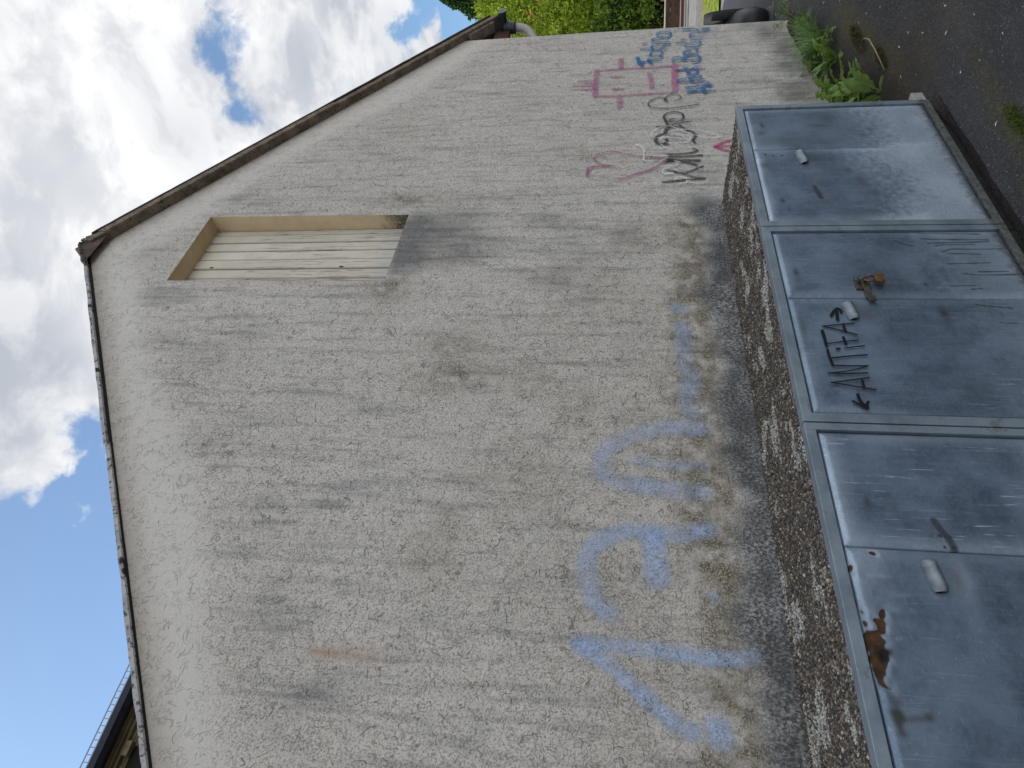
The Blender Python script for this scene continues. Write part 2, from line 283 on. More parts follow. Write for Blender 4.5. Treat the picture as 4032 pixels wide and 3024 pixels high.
STROKES={
'big':[(0.0684,[(0.964,1.749),(0.942,1.705),(0.868,1.595),(0.775,1.482),(0.722,1.406),(0.697,1.354)]),(0.0716,[(0.969,1.732),(0.967,1.596),(0.957,1.412),(0.949,1.25),(0.964,1.12)]),(0.0909,[(1.088,1.64),(1.139,1.695),(1.224,1.725),(1.335,1.725),(1.408,1.657),(1.446,1.562),(1.447,1.468),(1.442,1.375),(1.471,1.244)]),(0.1162,[(1.431,1.468),(1.332,1.461),(1.252,1.459)]),(0.0991,[(1.983,1.237),(1.991,1.372),(1.95,1.52),(1.871,1.646),(1.785,1.686),(1.706,1.653),(1.67,1.523),(1.654,1.385),(1.65,1.25)]),(0.0615,[(1.799,1.542),(1.785,1.441),(1.785,1.32),(1.783,1.241)]),(0.1008,[(0.719,1.269),(0.691,1.26)]),(0.053,[(1.186,1.252),(1.173,1.24)]),(0.0924,[(2.815,1.311),(2.794,1.297)]),(0.0995,[(2.663,1.294),(2.52,1.29),(2.367,1.297)]),(0.1153,[(2.299,1.257),(2.194,1.29),(2.082,1.27)])],'figure':[(0.0296,[(5.748,1.834),(5.764,1.621),(5.766,1.396),(5.779,1.212)]),(0.0551,[(5.79,1.197),(5.539,1.208),(5.33,1.212)]),(0.0281,[(5.301,1.832),(5.286,1.671),(5.303,1.511),(5.311,1.236)]),(0.0448,[(5.761,1.831),(5.546,1.835),(5.294,1.832)]),(0.0226,[(5.571,1.842),(5.571,1.976)]),(0.0202,[(5.522,1.845),(5.524,1.918)]),(0.0224,[(5.468,1.838),(5.494,2.006)]),(0.02,[(5.419,1.836),(5.422,2.007)]),(0.0481,[(5.954,1.634),(5.781,1.632)]),(0.0444,[(5.29,1.644),(5.109,1.635)]),(0.0383,[(5.621,1.695),(5.615,1.659)]),(0.0202,[(5.616,1.675),(5.62,1.611)]),(0.0373,[(5.412,1.692),(5.404,1.656)]),(0.0197,[(5.406,1.672),(5.405,1.61)]),(0.0377,[(5.67,1.409),(5.556,1.395),(5.399,1.39)]),(0.0268,[(5.688,1.199),(5.69,1.09),(5.704,0.97)]),(0.0261,[(5.466,1.204),(5.468,1.092),(5.472,0.996)])],'blue':[(0.0331,[(5.861,1.485),(5.867,1.46)]),(0.0199,[(5.867,1.46),(5.883,1.419),(5.892,1.403)]),(0.0265,[(5.965,1.497),(5.919,1.49),(5.865,1.481),(5.801,1.461)]),(0.0287,[(5.909,1.399),(5.874,1.396)]),(0.0197,[(5.865,1.394),(5.823,1.378)]),(0.015,[(5.878,1.4),(5.876,1.355),(5.878,1.309)]),(0.0151,[(5.924,1.414),(5.917,1.369),(5.924,1.319),(5.945,1.292),(5.975,1.299),(5.99,1.352),(5.993,1.407)]),(0.0154,[(5.994,1.388),(6.044,1.387),(6.08,1.377),(6.094,1.334)]),(0.0153,[(5.981,1.314),(6.024,1.29),(6.071,1.296),(6.094,1.334)]),(0.0154,[(6.123,1.469),(6.114,1.419),(6.105,1.349),(6.096,1.253)]),(0.0182,[(6.107,1.368),(6.15,1.377),(6.182,1.371)]),(0.0155,[(6.11,1.31),(6.154,1.286),(6.198,1.257),(6.203,1.218)]),(0.0156,[(6.22,1.368),(6.218,1.307),(6.203,1.22)]),(0.0207,[(6.239,1.446),(6.238,1.423)]),(0.0167,[(6.251,1.224),(6.261,1.306),(6.276,1.349),(6.307,1.368),(6.336,1.352),(6.343,1.304),(6.337,1.229)]),(0.0167,[(6.455,1.243),(6.47,1.284),(6.435,1.321),(6.387,1.317),(6.364,1.272),(6.37,1.224),(6.411,1.205),(6.446,1.209),(6.462,1.237)]),(0.0075,[(6.465,1.236),(6.488,1.18),(6.521,1.118)]),(0.0327,[(5.303,1.11),(5.308,1.075)]),(0.0224,[(5.308,1.075),(5.307,0.985)]),(0.0138,[(5.307,0.985),(5.307,0.913)]),(0.0173,[(5.371,1.131),(5.383,1.084),(5.396,1.014),(5.391,0.945)]),(0.0123,[(5.337,1.052),(5.356,0.999)]),(0.0244,[(5.364,1.002),(5.282,0.987)]),(0.0288,[(5.402,0.982),(5.394,0.941)]),(0.0166,[(5.439,1.05),(5.473,1.03),(5.464,0.974),(5.422,0.949)]),(0.0176,[(5.518,1.126),(5.517,1.166),(5.497,1.188),(5.475,1.175),(5.472,1.115),(5.477,1.072)]),(0.0272,[(5.522,1.087),(5.482,1.08)]),(0.0142,[(5.48,1.068),(5.505,0.985)]),(0.016,[(5.531,1.097),(5.526,1.041),(5.543,1.002),(5.575,1.016),(5.58,1.109)]),(0.0234,[(5.659,1.09),(5.635,1.102)]),(0.0153,[(5.635,1.102),(5.606,1.093),(5.603,1.061),(5.628,1.029),(5.677,1.022)]),(0.0146,[(5.682,1.187),(5.695,1.121),(5.689,1.016)]),(0.0146,[(5.724,1.127),(5.713,1.102)]),(0.0112,[(5.703,1.066),(5.733,1.028),(5.742,0.994)]),(0.0149,[(5.866,1.19),(5.864,1.131),(5.87,1.056),(5.874,1.012)]),(0.0177,[(5.836,1.203),(5.873,1.212),(5.916,1.203),(5.935,1.172),(5.919,1.143),(5.881,1.122),(5.862,1.105)]),(0.0184,[(5.907,1.121),(5.936,1.097),(5.957,1.07),(5.954,1.014),(5.912,0.991),(5.851,0.998),(5.82,1.022),(5.825,1.048)]),(0.016,[(6.027,1.062),(6.055,1.064),(6.047,1.091),(6.006,1.116),(5.975,1.103),(5.976,1.05),(6.003,1.011),(6.048,1.001),(6.086,1.01)]),(0.018,[(6.156,1.093),(6.12,1.086),(6.107,1.05),(6.115,0.985)]),(0.0154,[(6.22,1.161),(6.196,1.114),(6.168,1.039),(6.163,0.993),(6.188,0.965),(6.222,0.974)]),(0.0155,[(6.25,1.046),(6.252,1.003),(6.245,0.961)]),(0.0193,[(6.264,1.125),(6.279,1.087)]),(0.0157,[(6.304,0.934),(6.311,0.992),(6.321,1.034),(6.362,1.047),(6.392,1.026),(6.394,0.987),(6.385,0.917)]),(0.0244,[(6.504,1.093),(6.495,1.04)]),(0.0178,[(6.495,1.04),(6.482,0.989),(6.44,0.956)]),(0.035,[(6.476,0.922),(6.484,0.886)]),(0.0065,[(6.483,0.878),(6.489,0.788)]),(0.0055,[(6.385,0.913),(6.41,0.794)])],'gray':[(0.0181,[(4.044,1.345),(4.051,1.289),(4.065,1.19),(4.076,1.08)]),(0.0163,[(4.227,1.082),(4.184,1.144),(4.15,1.198),(4.158,1.245),(4.191,1.316)]),(0.0145,[(4.141,1.214),(4.1,1.149),(4.077,1.08)]),(0.0376,[(4.303,1.308),(4.309,1.275)]),(0.0187,[(4.305,1.263),(4.286,1.199),(4.248,1.12)]),(0.025,[(4.326,1.299),(4.31,1.198),(4.302,1.101)]),(0.0168,[(4.362,1.293),(4.357,1.195),(4.369,1.076)]),(0.0152,[(4.391,1.309),(4.393,1.234),(4.403,1.152),(4.429,1.101),(4.459,1.124)]),(0.021,[(4.535,1.304),(4.533,1.355),(4.572,1.379),(4.632,1.371),(4.671,1.329),(4.68,1.29)]),(0.0244,[(4.69,1.309),(4.742,1.299),(4.763,1.281)]),(0.0217,[(4.535,1.308),(4.594,1.304)]),(0.0165,[(4.799,1.207),(4.743,1.175),(4.696,1.127),(4.634,1.101),(4.576,1.123),(4.533,1.111)]),(0.0134,[(4.777,1.365),(4.791,1.304),(4.81,1.237),(4.84,1.14)]),(0.0124,[(4.776,1.278),(4.763,1.2)]),(0.0189,[(4.79,1.286),(4.859,1.299)]),(0.0145,[(4.859,1.299),(4.925,1.313),(4.975,1.289),(4.993,1.234),(4.968,1.184),(4.915,1.169),(4.861,1.189),(4.837,1.232),(4.853,1.273),(4.886,1.261),(4.883,1.239)]),(0.0123,[(5.167,1.227),(5.178,1.194),(5.23,1.177),(5.269,1.195),(5.276,1.241),(5.243,1.277),(5.204,1.294)]),(0.0211,[(5.194,1.297),(5.168,1.282)]),(0.012,[(5.214,1.294),(5.23,1.335),(5.201,1.389),(5.144,1.421),(5.089,1.408),(5.057,1.34),(5.053,1.25),(5.071,1.159),(5.088,1.086),(5.097,1.05)])],'white':[(0.0137,[(4.516,1.516),(4.513,1.495),(4.46,1.47),(4.394,1.465),(4.314,1.468)]),(0.0084,[(4.314,1.468),(4.297,1.452),(4.295,1.406)]),(0.006,[(4.516,1.345),(4.473,1.319),(4.446,1.28),(4.419,1.316),(4.416,1.408)]),(0.0077,[(4.458,1.357),(4.465,1.327)]),(0.0093,[(4.368,1.421),(4.361,1.302)]),(0.0059,[(4.308,1.336),(4.297,1.36),(4.281,1.349)]),(0.0074,[(4.297,1.263),(4.272,1.226),(4.273,1.262),(4.252,1.241),(4.231,1.266),(4.227,1.363)]),(0.0082,[(4.173,1.256),(4.209,1.283),(4.201,1.324),(4.162,1.348),(4.129,1.334)]),(0.0196,[(4.132,1.326),(4.135,1.282)]),(0.0145,[(4.069,1.265),(4.088,1.225),(4.07,1.194)]),(0.0088,[(4.013,1.24),(4.022,1.189),(4.018,1.15)]),(0.0144,[(4.037,1.196),(4.037,1.176)]),(0.0056,[(4.012,1.137),(4.017,1.065)]),(0.0071,[(4.603,1.391),(4.626,1.409),(4.669,1.406),(4.727,1.371),(4.764,1.326),(4.767,1.278),(4.729,1.228),(4.682,1.179),(4.621,1.097),(4.588,1.015),(4.584,0.961)]),(0.0172,[(4.592,0.961),(4.601,0.935)]),(0.007,[(4.626,0.958),(4.673,1.03),(4.699,1.092),(4.715,1.211),(4.696,1.264),(4.663,1.295),(4.655,1.244),(4.635,1.198),(4.596,1.187)]),(0.0078,[(4.641,1.304),(4.636,1.206),(4.624,1.152),(4.581,1.14),(4.542,1.165),(4.524,1.229),(4.526,1.304)]),(0.0078,[(4.597,1.366),(4.612,1.327),(4.601,1.268),(4.584,1.2)]),(0.0078,[(4.548,1.312),(4.558,1.34),(4.592,1.344),(4.621,1.327)])],'heart':[(0.0143,[(4.247,1.66),(4.255,1.698)]),(0.0101,[(4.255,1.698),(4.269,1.742),(4.312,1.787),(4.357,1.807),(4.405,1.785),(4.435,1.73),(4.442,1.669),(4.41,1.602),(4.379,1.525),(4.358,1.443),(4.331,1.314)]),(0.0121,[(4.254,1.698),(4.253,1.742),(4.246,1.807)]),(0.0153,[(4.246,1.804),(4.232,1.84),(4.186,1.843),(4.146,1.848)]),(0.0038,[(4.141,1.848),(4.101,1.829),(4.074,1.764),(4.075,1.695),(4.082,1.631)]),(0.0129,[(4.082,1.631),(4.107,1.579),(4.147,1.515),(4.178,1.446),(4.229,1.387),(4.297,1.316)])],'star':[(0.0211,[(4.481,0.978),(4.524,0.934),(4.567,0.865)]),(0.0163,[(4.479,0.981),(4.482,0.932),(4.487,0.873)]),(0.0197,[(4.475,0.978),(4.442,0.936),(4.415,0.88)])],'antifa':[(0.0133,[(2.051,0.794),(2.083,0.79),(2.112,0.786)]),(0.0125,[(2.074,0.814),(2.104,0.796),(2.115,0.784)]),(0.0115,[(2.117,0.783),(2.111,0.774),(2.094,0.772)]),(0.007,[(2.014,0.855),(2.024,0.792),(2.033,0.738)]),(0.0075,[(2.014,0.855),(1.993,0.798),(1.969,0.741)]),(0.0112,[(2.026,0.779),(1.992,0.778)]),(0.0129,[(1.989,0.861),(1.945,0.86),(1.907,0.86)]),(0.0064,[(1.919,0.857),(1.93,0.801),(1.94,0.743)]),(0.0128,[(1.953,0.792),(1.919,0.79)]),(0.0064,[(1.896,0.798),(1.91,0.728)]),(0.0109,[(1.891,0.827),(1.893,0.818)]),(0.0108,[(1.886,0.861),(1.843,0.86),(1.808,0.856)]),(0.0076,[(1.843,0.857),(1.855,0.786),(1.863,0.729)]),(0.0075,[(1.806,0.855),(1.805,0.796),(1.807,0.738)]),(0.0057,[(1.806,0.738),(1.782,0.801),(1.767,0.879)]),(0.0075,[(1.767,0.879),(1.767,0.804),(1.772,0.747)]),(0.007,[(1.721,0.877),(1.735,0.81),(1.749,0.746)]),(0.0069,[(1.721,0.877),(1.706,0.804),(1.691,0.737)]),(0.0103,[(1.736,0.772),(1.706,0.772)]),(0.0127,[(1.667,0.801),(1.638,0.798),(1.611,0.784)]),(0.011,[(1.636,0.822),(1.619,0.802),(1.606,0.783)]),(0.0101,[(1.636,0.773),(1.622,0.781),(1.607,0.781)])]}
RUST_P=[[(0.909, 0.936), (0.877, 0.934), (0.863, 0.925), (0.835, 0.929), (0.825, 0.919), (0.833, 0.916), (0.878, 0.9), (0.889, 0.887), (0.894, 0.87), (0.85, 0.885), (0.819, 0.898), (0.797, 0.893), (0.768, 0.895), (0.738, 0.9), (0.716, 0.915), (0.695, 0.917), (0.672, 0.906), (0.653, 0.901), (0.662, 0.915), (0.677, 0.928), (0.683, 0.943), (0.707, 0.947), (0.749, 0.948), (0.785, 0.95), (0.838, 0.949)], [(1.036, 0.95), (1.024, 0.936), (1.005, 0.935), (0.98, 0.946), (1.008, 0.948)], [(1.064, 0.891), (1.073, 0.872), (1.073, 0.859), (1.05, 0.874)]]
GREY_P=[[(0.657, 0.933), (0.648, 0.918), (0.606, 0.916), (0.609, 0.883), (0.617, 0.859), (0.634, 0.837), (0.603, 0.841), (0.598, 0.864), (0.593, 0.916), (0.571, 0.918), (0.557, 0.929), (0.563, 0.939), (0.604, 0.935)], [(0.691, 0.888), (0.689, 0.866), (0.694, 0.825), (0.688, 0.84), (0.68, 0.836), (0.681, 0.868), (0.686, 0.87)]]
HOLE_P=[[(0.771, 0.938), (0.778, 0.918), (0.774, 0.9), (0.756, 0.909), (0.736, 0.927), (0.75, 0.934)]]

# ================================================================== the house with the gable wall
house = thing('gable_house', 'rendered gable house with a boarded-up window, stained wall and spray-painted writing', 'house', (APX, YW, 0))
def build_gable():
    xs = sorted(set(list(np.round(np.arange(XL, XR, .025), 4)) + [XL, WX0, WX1, APX, XR]))
    zs = sorted(set(list(np.round(np.arange(-.15, 5.2, .025), 4)) + [WZ0, WZ1]))
    xs, zs = np.array(xs), np.array(zs); nx, nz = len(xs), len(zs)
    X, Z = np.meshgrid(xs, zs, indexing='ij'); zl = zrake(X)+.012; Z = np.minimum(Z, zl)
    # a slightly worn right-hand arris
    Y = np.full_like(X, YW) + .003*np.array([[mnoise.noise(Vector((x*1.3, z*1.1, 2.2))) for z in zs] for x in xs])
    Y += np.where(X > XR-.012, .008, 0)
    F = grid_faces(nx, nz).reshape(nx-1, nz-1, 4)
    keep = np.ones((nx-1, nz-1), bool)
    cx = (xs[:-1]+xs[1:])/2; cz = (zs[:-1]+zs[1:])/2
    keep &= ~((cx[:, None] > WX0) & (cx[:, None] < WX1) & (cz[None] > WZ0) & (cz[None] < WZ1))
    zf = Z.reshape(-1); f = F[keep]; f = f[(zf[f].max(1) - zf[f].min(1)) > 1e-5]
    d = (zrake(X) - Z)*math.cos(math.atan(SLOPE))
    clean = 1 - sstep(.20, .42, d + .12*np.sin(X*3.1) * .4)
    sl = .10*np.clip((3.0-Z)/.6, 0, 1.3); inwin = sstep(3.02, 3.24, X-.3*sl)*(1-sstep(3.62, 3.90, X-.5*sl))
    lowz = 2.30 + .05*np.sin(X*9) + .03*np.sin(X*21+1)
    soot = inwin*sstep(lowz-.22, lowz+.30, Z)*(1-sstep(2.98, 3.06, Z))
    soot = np.maximum(soot*np.clip(.50+.75*(Z-2.3), .5, .98), blob(X, Z, [(3.87, 2.55, .10, .55, .45), (3.92, 2.95, .10, .3, .35), (3.80, 1.12, .16, .16, .95), (3.62, 2.08, .16, .26, .56), (3.10, 1.98, .17, .26, .60), (3.48, 1.60, .28, .20, .54), (3.3, 1.9, .36, .36, .42), (3.85, 1.5, .18, .5, .35),
        (1.74, 2.74, .02, .14, .7), (1.50, 2.87, .025, .12, .75), (1.88, 3.22, .02, .12, .45), (2.52, 3.92, .03, .06, .5), (2.53, 3.7, .04, .2, .4), (1.26, 2.98, .02, .05, .55), (1.1, 2.7, .02, .05, .6), (.95, 2.2, .02, .12, .5), (1.35, 2.2, .02, .15, .45), (1.25, 1.9, .03, .3, .3),
        (4.55, 2.0, .25, .22, .35), (4.4, 2.45, .3, .12, .25), (5.2, 2.35, .4, .2, .22), (4.7, 1.2, .2, .35, .28), (4.25, 1.3, .22, .5, .34), (4.15, 1.05, .2, .2, .5),
        (6.3, .4, .3, .14, .8), (5.7, .34, .25, .16, .85), (5.25, .33, .3, .2, .9), (6.0, .3, .25, .14, .9), (5.45, .5, .12, .3, .55), (6.45, .5, .1, .25, .6), (4.8, .4, .3, .15, .7),
        (2.9, 4.35, .12, .3, .5), (3.3, 4.72, .25, .12, .35), (3.9, 4.25, .15, .35, .45), (4.0, 3.6, .12, .5, .3), (2.4, 3.8, .3, .35, .4), (1.9, 3.55, .3, .25, .38), (1.45, 3.2, .25, .25, .4), (1.0, 2.95, .3, .2, .35), (.7, 2.75, .3, .25, .4), (4.6, 3.5, .4, .2, .3), (5.4, 3.0, .4, .2, .25)]))
    algae = blob(X, Z, [(3.9, 3.05, .09, .2, .75), (2.98, 2.96, .12, .12, .9), (2.5, 2.5, .10, .14, .8), (2.3, 2.42, .14, .22, .75), (2.3, 2.05, .18, .2, .45), (2.1, 1.8, .2, .15, .5), (3.95, 2.3, .06, .4, .3), (3.42, 1.48, .12, .2, .5), (3.0, 1.75, .25, .3, .35),
        (3.52, 1.24, .16, .12, .9), (3.2, 1.22, .2, .09, .85), (2.9, 1.2, .25, .09, .75), (2.55, 1.19, .2, .10, .95), (2.25, 1.38, .12, .12, .6), (2.1, 1.2, .2, .08, .8), (1.75, 1.22, .2, .10, .85), (1.5, 1.2, .25, .10, .8), (1.3, 1.24, .12, .16, 1), (1.1, 1.2, .15, .1, .85), (.9, 1.2, .2, .12, .85), (.65, 1.17, .2, .12, .95),
        (1.62, 2.0, .3, .3, .35), (1.9, 1.55, .4, .3, .42), (1.2, 1.6, .4, .4, .4), (.8, 1.5, .3, .25, .45), (2.6, 1.6, .5, .4, .3), (1.35, 2.36, .2, .12, .45), (6.4, .28, .2, .07, .7), (5.9, .22, .4, .06, .6), (5.2, .25, .5, .1, .5), (4.9, 3.3, .2, .12, .22), (4.4, 1.85, .12, .14, .35)])
    algae = np.maximum(algae, 1.0*sstep(1.08, 1.16, Z)*(1-sstep(1.25+.05*np.sin(X*5.1), 1.46+.06*np.sin(X*3.3+1), Z))*(1-sstep(3.55, 3.72, X)))
    soot = np.maximum(soot, .62*(1-sstep(1.02, 1.16, Z))*sstep(1.6, 2.6, X)*(1-sstep(3.6, 3.8, X)))
    rust = np.exp(-((X-.86)/(.014+.05*np.clip((2.78-Z)/.5, 0, 1)))**2)*sstep(2.35, 2.72, Z)*(1-sstep(2.76, 2.775, Z))
    wob = .03*np.sin(X*7)+.025*np.sin(X*17+2)+.015*np.sin(X*41)
    splash = (1-sstep(1.06+wob, 1.20+wob, Z))*(1-sstep(3.74, 3.9, X))
    at = {k: a.reshape(-1) for k, a in dict(clean=clean, soot=soot, algae=algae, rust=rust*.6, splash=splash, eave=(1-sstep(-.02, .17, d))*np.where(X < APX, 1.0, .75)).items()}  # eave masks the shade painted below the verge
    X = X + .115*np.clip((X-5.5)/1.03, 0, 1)*np.clip((3.05-Z)/2.85, 0, 1.1)
    V = np.stack([X, Y, Z], -1).reshape(-1, 3)
    return mesh('gable_wall', V, f, M_wall, True, at)
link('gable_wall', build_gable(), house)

M_side = m_plain('side_render', (.5, .48, .45), .9, 0, .12, 4, .004, .2, 120)
HB = 10.0
ez = zrake(XR)
V = [(XR+.122, YW+.012, -.15), (XR+.122, HB, -.15), (XR-.002, HB, ez), (XR-.002, YW+.012, ez),
     (XL, YW+.004, -.15), (XL, HB, -.15), (XL, HB, ez), (XL, YW+.004, ez), (APX, HB, APZ)]
link('side_wall', mesh('side_wall', V, [(0, 1, 2, 3), (5, 4, 7, 6), (1, 5, 6, 8, 2)], M_side), house)

# boarded window: splayed reveal and weathered boards
M_reveal = m_plain('cream_render', (.62, .49, .31), .85, 0, .10, 9, .002, .2, 180)
def b_reveal(n, p):
    o = n.obj(); s = n.new('ShaderNodeSeparateXYZ'); n.put(s.inputs[0], o)
    c = n.mix(n.map(n.noise(o, 7, 4, .6), .3, .7), (.61, .47, .29), (.68, .55, .37))
    low = n.m('MULTIPLY', n.map(n.m('ADD', s.outputs[2], n.m('MULTIPLY', n.noise(o, 22, 4, .6), .22)), 3.36, 3.14), n.map(n.noise(o, 60, 3, .6), .2, .5))
    c = n.mix(n.m('MULTIPLY', low, .92), c, (.06, .055, .05))
    setp(n, p, c, .9, n.bump(n.noise(o, 140, 3, .6), .6, .003), 0, .2)
M_reveal = material('cream_reveal', b_reveal)
BYT, BYB, IZT, IZB = YW+.122, YW+.105, 4.415, 3.065
win = link('boarded_window', mesh('boarded_window', [
    (WX1, YW, WZ0), (WX1, YW, WZ1), (WX1, BYT+.02, IZT), (WX1, BYB+.02, IZB),
    (WX0, YW, WZ0), (WX0, YW, WZ1), (WX0, BYT+.02, IZT), (WX0, BYB+.02, IZB)],
    [(0, 3, 2, 1), (1, 2, 6, 5), (4, 5, 6, 7), (0, 4, 7, 3)], M_reveal), house)
def b_board(n, p):
    o = n.obj(); pl = n.attr('plank'); tone = n.attr('tone'); s = n.new('ShaderNodeSeparateXYZ'); n.put(s.inputs[0], o)
    off = n.new('ShaderNodeCombineXYZ'); n.put(off.inputs[0], n.m('MULTIPLY', pl, 3.7)); n.put(off.inputs[2], n.m('MULTIPLY', pl, 9.1))
    q = n.v('ADD', o, off.outputs[0])
    g = n.noise(n.scl(q, (70, 70, 2.2)), 1.0, 5, .65, .3); wear = n.noise(n.scl(q, (75, 75, 4.5)), 1.0, 5, .7)
    c = n.mix(n.map(n.noise(q, 4, 3, .5), .3, .7), (.56, .52, .43), (.66, .62, .53))
    c = n.mix(n.m('MULTIPLY', tone, .8), c, (.45, .40, .34))
    peel = n.m('MULTIPLY', n.map(wear, n.m('SUBTRACT', .57, n.m('MULTIPLY', tone, .14)), n.m('SUBTRACT', .66, n.m('MULTIPLY', tone, .14))), n.map(s.outputs[2], 4.25, 3.9))
    c = n.mix(n.m('MULTIPLY', peel, .85), c, n.mix(n.map(g, .35, .65), (.16, .125, .10), (.34, .30, .27)))
    knot = n.m('MULTIPLY', n.map(n.vor(n.scl(q, (16, 1, 6.5)), 1.0), .13, .08), n.map(n.noise(q, 5, 1, .5), .44, .48))
    c = n.mix(knot, c, (.06, .045, .035))
    c = n.mix(n.map(s.outputs[2], 3.22, 3.08, 0, .35), c, (.33, .37, .40))
    setp(n, p, c, .8, n.bump(n.m('SUBTRACT', g, n.m('MULTIPLY', peel, .4)), .4, .003), 0, .25)
M_board = material('weathered_board', b_board)
V, F, pk, tn = [], [], [], []
edges = [WX0+.001, 3.115, 3.205, 3.30, 3.395, 3.49, 3.58, 3.665, WX1-.001]; tones = [.35, .9, .35, .15, .1, .2, .3, .25]
for i in range(8):
    a, b = edges[i]+.0045, edges[i+1]-.0045; k = len(V); e = .005
    dy = random.uniform(-.004, .004)
    for zt in np.linspace(0, 1, 9):
        yy = BYB + (BYT-BYB)*zt + dy; zz = IZB-.012 + (IZT-IZB+.024)*zt
        V += [(a, yy+.022, zz), (a, yy+e, zz), (a+e, yy, zz), (b-e, yy, zz), (b, yy+e, zz), (b, yy+.022, zz)]
    for r in range(8):
        for c in range(5): F.append((k+r*6+c, k+r*6+c+1, k+(r+1)*6+c+1, k+(r+1)*6+c))
    pk += [i+.37*i*i]*54; tn += [tones[i]]*54
link('shutter_boards', mesh('shutter_boards', V, F, M_board, False, dict(plank=pk, tone=tn)), win)
M_dark = m_plain('dark_void', (.012, .011, .010), .95, 0, .1)
link('backing', mesh('backing', [(WX0, BYB+.026, IZB), (WX1, BYB+.026, IZB), (WX1, BYT+.026, IZT), (WX0, BYT+.026, IZT)], [(0, 1, 2, 3)], M_dark), win)

# roof slabs, verge sheets, ridge
def b_verge(n, p):
    o = n.obj(); f = n.noise(o, 9, 5, .65); g = n.noise(o, 45, 4, .65)
    c = n.mix(n.map(f, .3, .7), (.12, .094, .07), (.26, .21, .16))
    c = n.mix(n.map(g, .56, .66), c, (.05, .042, .035)); c = n.mix(n.map(n.noise(o, 16, 4, .7), .60, .7, 0, .7), c, (.30, .26, .20))
    setp(n, p, c, .9, n.bump(g, .5, .004), 0, .2)
M_verge = material('mossy_verge', b_verge)
def b_vergel(n, p):
    o = n.obj(); g = n.noise(o, 38, 5, .7); f = n.noise(o, 10, 4, .6)
    c = n.mix(n.map(f, .35, .65), (.30, .30, .31), (.44, .43, .43)); c = n.mix(n.map(g, .53, .6), c, (.10, .095, .09)); c = n.mix(n.map(n.noise(o, 7, 2, .5), .66, .69), c, (.03, .03, .03))
    setp(n, p, c, .9, n.bump(g, .6, .004), 0, .2)
M_vergel = material('lichened_verge', b_vergel)
M_tile = m_plain('dark_roof_tile', (.055, .048, .045), .9, 0, .4, 8, .006)
M_soffit = m_plain('soffit_render', (.42, .36, .31), .92, 0, .12, 6, .003)
XE = 6.91; XEL = -.07
def slab(name, xa, xb, y0, y1, h0, h1, mat, parent, jit=0.0, n=40, edge=.004):
    """sheet following one roof slope: between xa and xb, y0..y1, h0..h1 above the wall line (measured upright)"""
    V, F = [], []
    for i in range(n+1):
        x = xa + (xb-xa)*i/n; z = zrake(x); j = jit*mnoise.noise(Vector((x*5, 3.1, 0))) + jit*.6*mnoise.noise(Vector((x*19, 7.7, 0)))
        V += [(x, y0, z+h0+edge), (x, y0, z+h1+j), (x, y0+.01, z+h1+j+edge), (x, y1, z+h1+edge), (x, y1, z+h0), (x, y0+.008, z+h0)]
    for i in range(n):
        for c in range(6): F.append((i*6+c, i*6+(c+1) % 6, (i+1)*6+(c+1) % 6, (i+1)*6+c))
    F += [(5, 4, 3, 2, 1, 0), tuple(n*6+c for c in range(6))]
    return link(name, mesh(name, V, F, mat), parent)
YV = YW-.066
slab('roof_slope', APX, XE, YW-.02, HB+.1, .004, .09, M_tile, house)
slab('roof_slope', XEL, APX, YW+.12, HB+.1, .004, .05, M_tile, house)
# right verge in three overlapping lengths
slab('verge_sheet', APX+.03, 3.50, YV, YW+.1, -.0165, .055, M_verge, house, .006, 8)
slab('verge_sheet', 3.47, 5.22, YV-.006, YW+.1, -.016, .043, M_verge, house, .004)
slab('verge_sheet', 5.185, XE+.01, YV+.002, YW+.1, -.0155, .046, M_verge, house, .004)
# upper edge of the verge: the tile ends
slab('tile_edge', APX+.1, XE-.01, YV-.012, YW+.1, .042, .058, M_tile, house, .006, 60)
# left verge: thin lichened sheets and a dark joint underneath
slab('verge_sheet', 1.755, APX-.03, YW-.030, YW+.2, -.012, .012, M_vergel, house, .006, 60)
slab('verge_sheet', XEL, 1.78, YW-.024, YW+.2, -.020, .004, M_vergel, house, .006, 60)
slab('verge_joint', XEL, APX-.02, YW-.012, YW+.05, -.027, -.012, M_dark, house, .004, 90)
# ridge cap with mossy lumps along its front edge
V, F = [], []
for j, y in enumerate((YW-.048, YV+.06, HB+.1)):
    for k in range(9):
        a = math.pi*k/8; V.append((APX+.02 - math.cos(a)*.20, y, APZ+.022 - abs(math.cos(a))*.125 + math.sin(a)*.028))
for j in range(2):
    for k in range(8): F.append((j*9+k, j*9+k+1, (j+1)*9+k+1, (j+1)*9+k))
F.append(tuple(range(8, -1, -1)))
rc = link('ridge_cap', mesh('ridge_cap', V, F, m_plain('ridge_tile', (.075, .052, .042), .9, 0, .35, 14, .006), True), house)
bm = bmesh.new()
for i in range(90):
    t = i/44.5-1 + random.uniform(-.01, .01); x = APX+.02 + t*.205; z = APZ+.024-abs(t)*.130+max(0.0, 1-t*t)**.5*.026 + random.uniform(-.012, .006); r = random.uniform(.010, .019)
    bmesh.ops.create_icosphere(bm, subdivisions=1, radius=r, matrix=Matrix.Translation((x, YW-.046+random.uniform(-.012, .05), z)) @ Matrix.Diagonal((1, 1, random.uniform(.6, .9), 1)))
link('moss_edge', bm_mesh('moss_edge', bm, m_plain('dead_moss', (.10, .085, .07), .95, 0, .5, 30, .01), True), rc)

